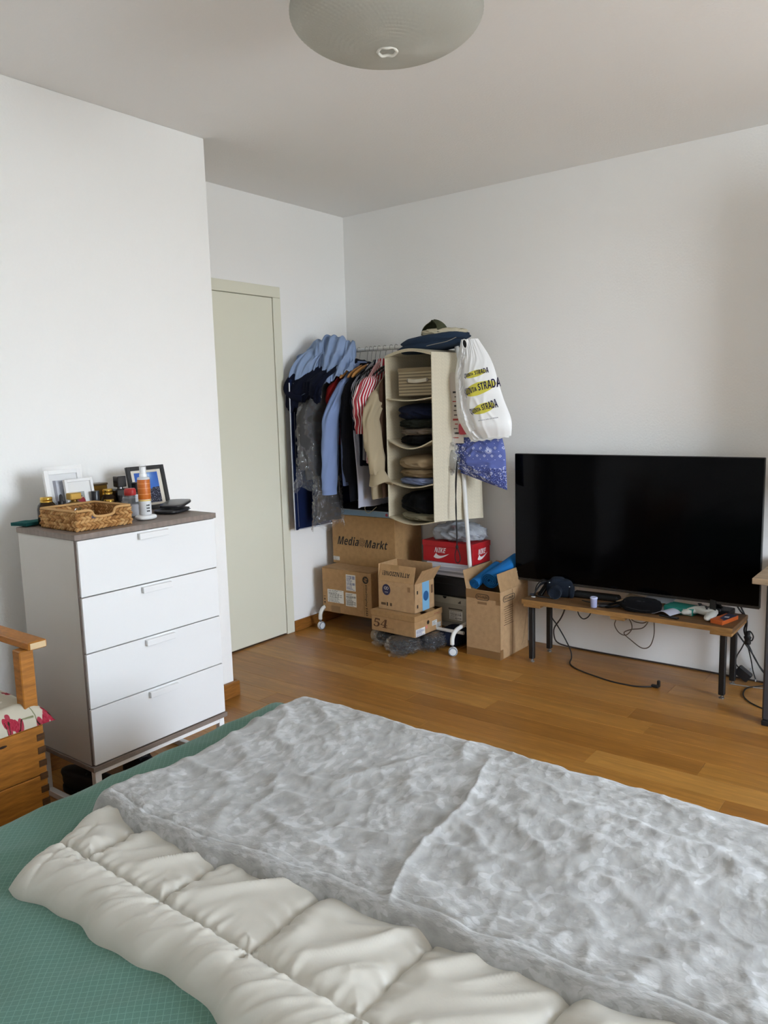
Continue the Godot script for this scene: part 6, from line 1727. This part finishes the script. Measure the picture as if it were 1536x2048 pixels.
func build_bench_things() -> void:
	var Y := 0.3602
	var cc := thing("camera_case", "dark blue camera case with round lens front and strap on the bench's left end", "camera case", V(1.672, Y, 0.215), deg_to_rad(14))
	var blu := cloth("1b222d", 0.1, 30.0)
	part(cc, "body", mb().blob(V(0, 0.05, 0), V(0.072, 0.05, 0.042), 4.0, 40, 24, func(d): return 0.05 * smoothstep(0.4, 1.0, d.y) * sin(d.x * 3.0 + 1.0)), blu)
	part(cc, "top_bulge", mb().blob(V(-0.012, 0.088, 0.004), V(0.04, 0.024, 0.036), 3.0, 26, 14), blu)
	part(cc, "lens_front", mb().lathe([Vector2(0.036, 0.0), Vector2(0.036, 0.056), Vector2(0.033, 0.062), Vector2(0.026, 0.064), Vector2(0.024, 0.0625), Vector2(0, 0.0625)], 30, Transform3D(Basis(V(1, 0, 0), PI / 2 + 0.08), V(-0.014, 0.04, 0.015))), blu)
	part(cc, "stitching", mb().tube(PackedVector3Array(range(30).map(func(i): return V(-0.014 + cos(TAU * i / 30) * 0.034, 0.036 + sin(TAU * i / 30) * 0.034, 0.076 - sin(TAU * i / 30) * 0.003))), 0.0008, 5, false, true), mt("5c6672", 0.8))
	for q in [V(-0.052, 0.083, 0.034), V(0.058, 0.066, 0.035)]: part(cc, "snap", mb().blob(q, V(0.0045, 0.0045, 0.003), 2.0, 12, 8), mt("c9cdd2", 0.25, 0.9))
	part(cc, "side_flap", mb().blob(V(0.066, 0.036, 0.01), V(0.014, 0.036, 0.034), 3.5, 20, 14), blu)
	part(cc, "strap", mb().sheet(func(u, v):
		var a := V(-0.07, 0.07, 0).lerp(V(-0.15, 0.016, 0.05), u)
		return a + V(0.0, 0.022 * sin(u * PI * 1.4), 0.0) + V(0.004, 0.012, 0.01) * (v - 0.5) * 1.8, 24, 3, 0.003), mt("14161b", 0.7))
	part(cc, "strap", mb().tube(curve([V(-0.06, 0.075, -0.02), V(-0.1, 0.085, -0.02), V(-0.13, 0.055, 0.0), V(-0.135, 0.01, 0.02), V(-0.11, 0.008, 0.06), V(-0.06, 0.007, 0.07), V(-0.02, 0.006, 0.085)], 6), 0.0035, 8), mt("14161b", 0.7))
	part(cc, "buckle", mb().box(V(-0.148, 0.014, 0.05), V(0.02, 0.01, 0.016), 0.002), mt("2a2d33", 0.4))
	solo("white_scrap", mb().blob(V(1.555, Y + 0.003, 0.31), V(0.013, 0.003, 0.008), 2.5, 14, 8), mt("cfcfcd", 0.6), "tiny white scrap on the bench's front left corner", "scrap")
	var fc := thing("film_canister", "pale lavender plastic film canister near the bench's front edge", "canister", V(1.919, Y, 0.335))
	part(fc, "body", mb().lathe([Vector2(0, 0), Vector2(0.0155, 0), Vector2(0.0165, 0.001), Vector2(0.0175, 0.046), Vector2(0, 0.046)], 26), mt("a9aed2", 0.35))
	part(fc, "lid", mb().lathe([Vector2(0, 0.046), Vector2(0.0195, 0.046), Vector2(0.0195, 0.053), Vector2(0.0175, 0.055), Vector2(0.0165, 0.0535), Vector2(0, 0.0535)], 26), mt("b9bddb", 0.35))
	var pl := thing("power_plug", "black flat mains plug beside the lavender film canister", "plug", V(1.963, Y, 0.315), 0.3)
	part(pl, "body", mb().blob(V(0, 0.009, 0), V(0.024, 0.009, 0.014), 3.0, 24, 12), mt("1a1a1e", 0.45))
	for s in [-1, 1]: part(pl, "pin", mb().tube(pv([V(-0.02, 0.009, s * 0.006), V(-0.038, 0.009, s * 0.006)]), 0.002, 8), mt("8d8d90", 0.3, 0.8))
	part(pl, "cord", mb().tube(curve([V(0.02, 0.009, 0), V(0.06, 0.007, 0.005), V(0.1, 0.006, -0.02), V(0.06, 0.006, -0.08), V(-0.05, 0.006, -0.06), V(-0.12, 0.006, -0.1)], 6), 0.003, 8), mt("141418", 0.5))
	var po := thing("pouch", "black fabric waist pouch with straps in the middle of the bench", "pouch", V(2.14, Y, 0.3), deg_to_rad(8))
	var blk := cloth("101013", 0.12, 30.0)
	part(po, "body", mb().blob(V(0.015, 0.036, 0), V(0.1, 0.036, 0.042), 3.0, 44, 22, func(d): return 0.06 * fold(d.x * 0.8, d.y * 0.5 + d.z * 0.4) - 0.25 * smoothstep(-0.5, -1.0, d.x) * absf(d.y)), blk)
	part(po, "zip", mb().tube(curve([V(-0.06, 0.056, 0.03), V(0.0, 0.062, 0.034), V(0.06, 0.06, 0.033), V(0.1, 0.045, 0.024)], 5), 0.002, 6), mt("2c2c30", 0.4))
	part(po, "seam", mb().tube(curve([V(-0.05, 0.028, 0.04), V(0.03, 0.018, 0.044), V(0.1, 0.024, 0.03)], 5), 0.0014, 6), mt("1f1f23", 0.6))
	for q in [[V(-0.075, 0.03, 0.01), V(-0.11, 0.02, 0.02), V(-0.15, 0.008, 0.005), V(-0.19, 0.006, -0.02)], [V(-0.075, 0.04, -0.01), V(-0.12, 0.024, -0.03), V(-0.16, 0.008, -0.03)]]:
		part(po, "strap", mb().tube(curve(q, 6), 0.006, 8), blk)
	var kraft := mt("9c8468", 0.8)
	solo("envelope", mb().box(Vector3.ZERO, V(0.24, 0.003, 0.15), 0.001, T(V(2.15, Y + 0.0022, 0.18), 12)), mt("c7c6cf", 0.7), "white envelope at the bottom of the paper pile behind the black pouch", "envelope")
	solo("envelope", mb().sheet(func(u, v): return T(V(2.12, Y + 0.007, 0.17), -10) * V(lerpf(-0.11, 0.11, u), 0.012 * pow(1.0 - u, 2.0) + 0.03 * smoothstep(0.5, 0.0, v) * 0.6, lerpf(-0.06, 0.08, v)), 16, 10, 0.002), kraft, "brown kraft envelope propped on the paper pile behind the black pouch", "envelope")
	solo("envelope", mb().box(Vector3.ZERO, V(0.15, 0.002, 0.08), 0.0005, T(V(2.2, Y + 0.038, 0.14), -6, 12)), mt("b9bdc4", 0.5), "grey glossy card on top of the kraft envelope", "card")
	var cv := mb().sheet(func(u, v): return T(V(2.275, Y + 0.004, 0.285), -18) * V(lerpf(-0.05, 0.06, u), 0.022 * pow(sin(u * PI * 0.8), 2.0), lerpf(-0.05, 0.045, v)), 24, 6, 0.0015)
	solo("leaflet", cv, mt("c9cbdc", 0.6), "curled white leaflet between the black pouch and the teal box", "leaflet")
	var tb := thing("carton", "teal cardboard box with a white barcode label lying on the bench", "box", V(2.335, Y, 0.2), deg_to_rad(-8))
	part(tb, "carton", mb().box(V(0, 0.018, 0), V(0.15, 0.035, 0.1), 0.002), mt("1e8274", 0.55))
	sticker(tb, 14, 0.045, 0.028, Transform3D(Basis(), V(0.048, 0.018, 0.0508)))
	var gc := thing("game_controller", "white game controller lying on the bench beside the teal box", "game controller", V(2.455, Y, 0.225), deg_to_rad(-24))
	var wh := mt("c9c8c0", 0.4)
	part(gc, "body", mb().blob(V(0, 0.03, 0), V(0.062, 0.019, 0.036), 3.0, 36, 18), wh)
	for s in [-1, 1]:
		part(gc, "grip", mb().grid(func(u, v):
			var a: float = u * TAU
			var c := V(s * 0.045, 0.028, 0.0).lerp(V(s * 0.07, 0.016, 0.088), v)
			var r = 0.026 * sqrt(maxf(0.0, 1.0 - pow(maxf(0.0, (v - 0.6) / 0.4), 2.0))) * (1.0 - 0.25 * v) * sqrt(minf(1.0, v / 0.08 + 0.05))
			return c + V(cos(a) * r, sin(a) * r * 0.72, 0), 24, 22, 1, 1, s > 0, true), wh)
		part(gc, "thumbstick", mb().lathe([Vector2(0, 0), Vector2(0.005, 0), Vector2(0.005, 0.008), Vector2(0.0095, 0.01), Vector2(0.0095, 0.013), Vector2(0, 0.012)], 18, T(V(s * 0.03 - 0.006, 0.046, 0.004 + (0.018 if s > 0 else -0.004)))), mt("1a1a1d", 0.6))
		part(gc, "bumper", mb().box(V(s * 0.04, 0.038, -0.035), V(0.04, 0.014, 0.012), 0.004), mt("2a2a2d", 0.35))
	for q in 4: part(gc, "button", mb().blob(V(0.038 + 0.008 * cos(q * PI / 2), 0.0485, -0.008 + 0.008 * sin(q * PI / 2)), V(0.0035, 0.002, 0.0035), 2.0, 12, 6), mt("2b2b2e", 0.4))
	solo("phone", mb().box(Vector3.ZERO, V(0.1, 0.008, 0.022), 0.002, T(V(2.31, Y + 0.0045, 0.335), -14)), mt("1c1c20", 0.3), "black flat stick-shaped gadget at the bench's front edge before the teal box", "gadget")
	var ob := thing("carton", "flat orange and navy game box on the bench's right corner", "box", V(2.553, Y, 0.262), deg_to_rad(-14))
	part(ob, "carton", mb().box(V(0, 0.0105, 0), V(0.062, 0.02, 0.15), 0.001), mt("c05a20", 0.5))
	part(ob, "navy_print", mb().prism(PackedVector2Array([Vector2(-0.008, -0.03), Vector2(0.0305, -0.06), Vector2(0.0305, 0.07), Vector2(-0.02, 0.07)]), 0, 0.0008, Transform3D(Basis(V(1, 0, 0), -PI / 2), V(0, 0.0205, 0))), mt("1d2746", 0.45))
	print_poly(ob, "white_mark", PackedVector2Array([Vector2(0.0, -0.005), Vector2(0.02, 0.0), Vector2(0.016, 0.02), Vector2(-0.002, 0.012)]), Transform3D(Basis(V(1, 0, 0), -PI / 2), V(0, 0.0213, 0)), mt("d8d8da", 0.5))
	solo("set_top_box", mb().box(Vector3.ZERO, V(0.12, 0.03, 0.09), 0.004, T(V(2.5, Y + 0.0155, 0.135), -4)), mt("141416", 0.4), "black electronic box under the television's right foot", "device")
	solo("tv_remote", mb().box(Vector3.ZERO, V(0.26, 0.03, 0.07), 0.01, T(V(1.86, Y + 0.0155, 0.16), 3)), mt("0c0c0e", 0.5), "long black device lying under the television behind the film canister", "device")

func build_cables() -> void:
	var blk := mt("131316", 0.5)
	var c1 := thing("charging_cable", "black power cable with angled plug running across the floor from the bench", "cord")
	part(c1, "cord", mb().tube(curve([V(1.6, 0.33, 0.2), V(1.612, 0.237, 0.2), V(1.644, 0.193, 0.2), V(1.675, 0.149, 0.2), V(1.705, 0.101, 0.2), V(1.726, 0.047, 0.19), V(1.735, 0.012, 0.2), V(1.758, 0.0045, 0.273), V(1.813, 0.0045, 0.328), V(1.878, 0.0045, 0.363), V(1.968, 0.0045, 0.396), V(2.053, 0.0045, 0.421), V(2.126, 0.0045, 0.425), V(2.184, 0.0045, 0.42), V(2.248, 0.0045, 0.388)], 6), 0.0036, 8), blk)
	part(c1, "plug", mb().box(V(2.262, 0.0085, 0.378), V(0.036, 0.015, 0.016), 0.003), blk)
	part(c1, "plug_head", mb().box(V(2.278, 0.022, 0.372), V(0.015, 0.034, 0.015), 0.003), blk)
	solo("grey_cable", mb().tube(curve([V(1.64, 0.33, 0.05), V(1.618, 0.244, 0.03), V(1.593, 0.181, 0.03), V(1.552, 0.117, 0.03), V(1.549, 0.07, 0.03), V(1.565, 0.03, 0.025), V(1.62, 0.012, 0.014), V(1.766, 0.007, 0.01), V(1.972, 0.006, 0.01), V(2.195, 0.006, 0.009), V(2.379, 0.006, 0.01), V(2.56, 0.006, 0.02), V(2.75, 0.006, 0.03)], 6), 0.0042, 8), mt("3c3330", 0.6), "dark cable running down the wall and along the floor edge behind the bench", "cord")
	solo("cable_loop", mb().tube(curve([V(1.812, 0.345, 0.3), V(1.813, 0.321, 0.3), V(1.822, 0.295, 0.3), V(1.845, 0.277, 0.3), V(1.873, 0.291, 0.3), V(1.892, 0.324, 0.3), V(1.9, 0.345, 0.3)], 6), 0.003, 8), blk, "small black cable loop hanging under the bench's left half", "cord")
	var co := thing("cable_coil", "loosely coiled beige cable hanging under the middle of the bench", "cord")
	var bge := mt("6f6255", 0.6)
	part(co, "coil", mb().tube(curve([V(2.015, 0.33, 0.06), V(2.02, 0.247, 0.06), V(2.076, 0.23, 0.06), V(2.114, 0.253, 0.062), V(2.13, 0.33, 0.065)], 6), 0.0028, 8), bge)
	part(co, "coil", mb().tube(curve([V(1.95, 0.32, 0.06), V(1.936, 0.232, 0.06), V(1.928, 0.197, 0.06), V(1.954, 0.158, 0.062), V(1.994, 0.15, 0.064), V(2.027, 0.189, 0.066), V(2.021, 0.231, 0.066), V(1.987, 0.28, 0.066), V(1.99, 0.32, 0.066)], 6), 0.0028, 8), bge)
	part(co, "coil", mb().tube(curve([V(2.117, 0.32, 0.06), V(2.117, 0.253, 0.06), V(2.085, 0.204, 0.06), V(2.021, 0.185, 0.06), V(1.982, 0.159, 0.06), V(2.022, 0.126, 0.062), V(2.084, 0.091, 0.062), V(2.127, 0.109, 0.062), V(2.148, 0.174, 0.062), V(2.147, 0.249, 0.06), V(2.147, 0.32, 0.06)], 6), 0.0028, 8), bge)
	var rc := thing("cable_bundle", "tangle of black cables hanging between the television's right corner and the floor", "cord")
	part(rc, "cable", mb().tube(curve([V(2.55, 0.44, 0.1), V(2.57, 0.378, 0.055), V(2.594, 0.343, 0.05), V(2.605, 0.31, 0.05), V(2.597, 0.27, 0.05), V(2.607, 0.233, 0.05)], 6), 0.004, 8), blk)
	part(rc, "cable", mb().tube(curve([V(2.57, 0.44, 0.1), V(2.582, 0.38, 0.05), V(2.609, 0.324, 0.055), V(2.608, 0.266, 0.056), V(2.61, 0.233, 0.055)], 6), 0.004, 8), blk)
	part(rc, "cable", mb().tube(curve([V(2.607, 0.256, 0.055), V(2.625, 0.269, 0.055), V(2.642, 0.246, 0.055), V(2.634, 0.221, 0.055), V(2.612, 0.231, 0.055)], 6), 0.0035, 8), blk)
	part(rc, "tied_bundle", mb().blob(V(2.616, 0.228, 0.055), V(0.016, 0.036, 0.012), 2.4, 18, 14, func(d): return 0.2 * sin(d.y * 9.0)), blk)
	part(rc, "cable", mb().tube(curve([V(2.608, 0.225, 0.05), V(2.59, 0.177, 0.05), V(2.568, 0.129, 0.05), V(2.564, 0.093, 0.055), V(2.58, 0.072, 0.06)], 6), 0.003, 8), blk)
	part(rc, "cable", mb().tube(curve([V(2.615, 0.208, 0.05), V(2.633, 0.171, 0.05), V(2.653, 0.128, 0.05), V(2.69, 0.077, 0.05), V(2.75, 0.02, 0.05)], 6), 0.0035, 8), blk)
	part(rc, "cable", mb().tube(curve([V(2.55, 0.29, 0.06), V(2.564, 0.26, 0.06), V(2.591, 0.222, 0.06), V(2.64, 0.16, 0.06), V(2.688, 0.08, 0.06), V(2.75, 0.02, 0.062)], 6), 0.004, 8), blk)
	part(rc, "cable", mb().tube(curve([V(2.616, 0.195, 0.05), V(2.635, 0.119, 0.05), V(2.646, 0.064, 0.05), V(2.665, 0.012, 0.055)], 6), 0.003, 8), blk)
	for q in [V(2.635, 0.072, 0.053), V(2.66, 0.018, 0.056)]: part(rc, "ferrule", mb().blob(q, V(0.004, 0.007, 0.004), 2.0, 10, 8), mt("b5b5b8", 0.4))
	var ad := thing("power_adapter", "black power adapter leaning against the wall beside the bench's right leg", "adapter", V(2.603, 0.045, 0.06))
	part(ad, "body", mb().box(Vector3.ZERO, V(0.075, 0.052, 0.034), 0.006, Transform3D(Basis(V(0, 0, 1), -0.62), Vector3.ZERO)), mt("19191c", 0.45))
	solo("floor_cord", mb().tube(curve([V(2.8, 0.0045, 0.05), V(2.72, 0.0045, 0.063), V(2.679, 0.0045, 0.098), V(2.644, 0.0045, 0.147), V(2.641, 0.0045, 0.214), V(2.658, 0.0045, 0.281), V(2.698, 0.0045, 0.339), V(2.75, 0.0045, 0.379), V(2.79, 0.0045, 0.39)], 6), 0.0034, 8), blk, "black cord looping on the floor beside the desk leg", "cord")
	solo("white_cable", mb().tube(curve([V(2.56, 0.0035, 0.13), V(2.6, 0.0035, 0.125), V(2.66, 0.0035, 0.12), V(2.72, 0.0035, 0.11)], 6), 0.0028, 8), mt("8f8a84", 0.6), "short grey cable on the floor behind the bench's right back leg", "cord")
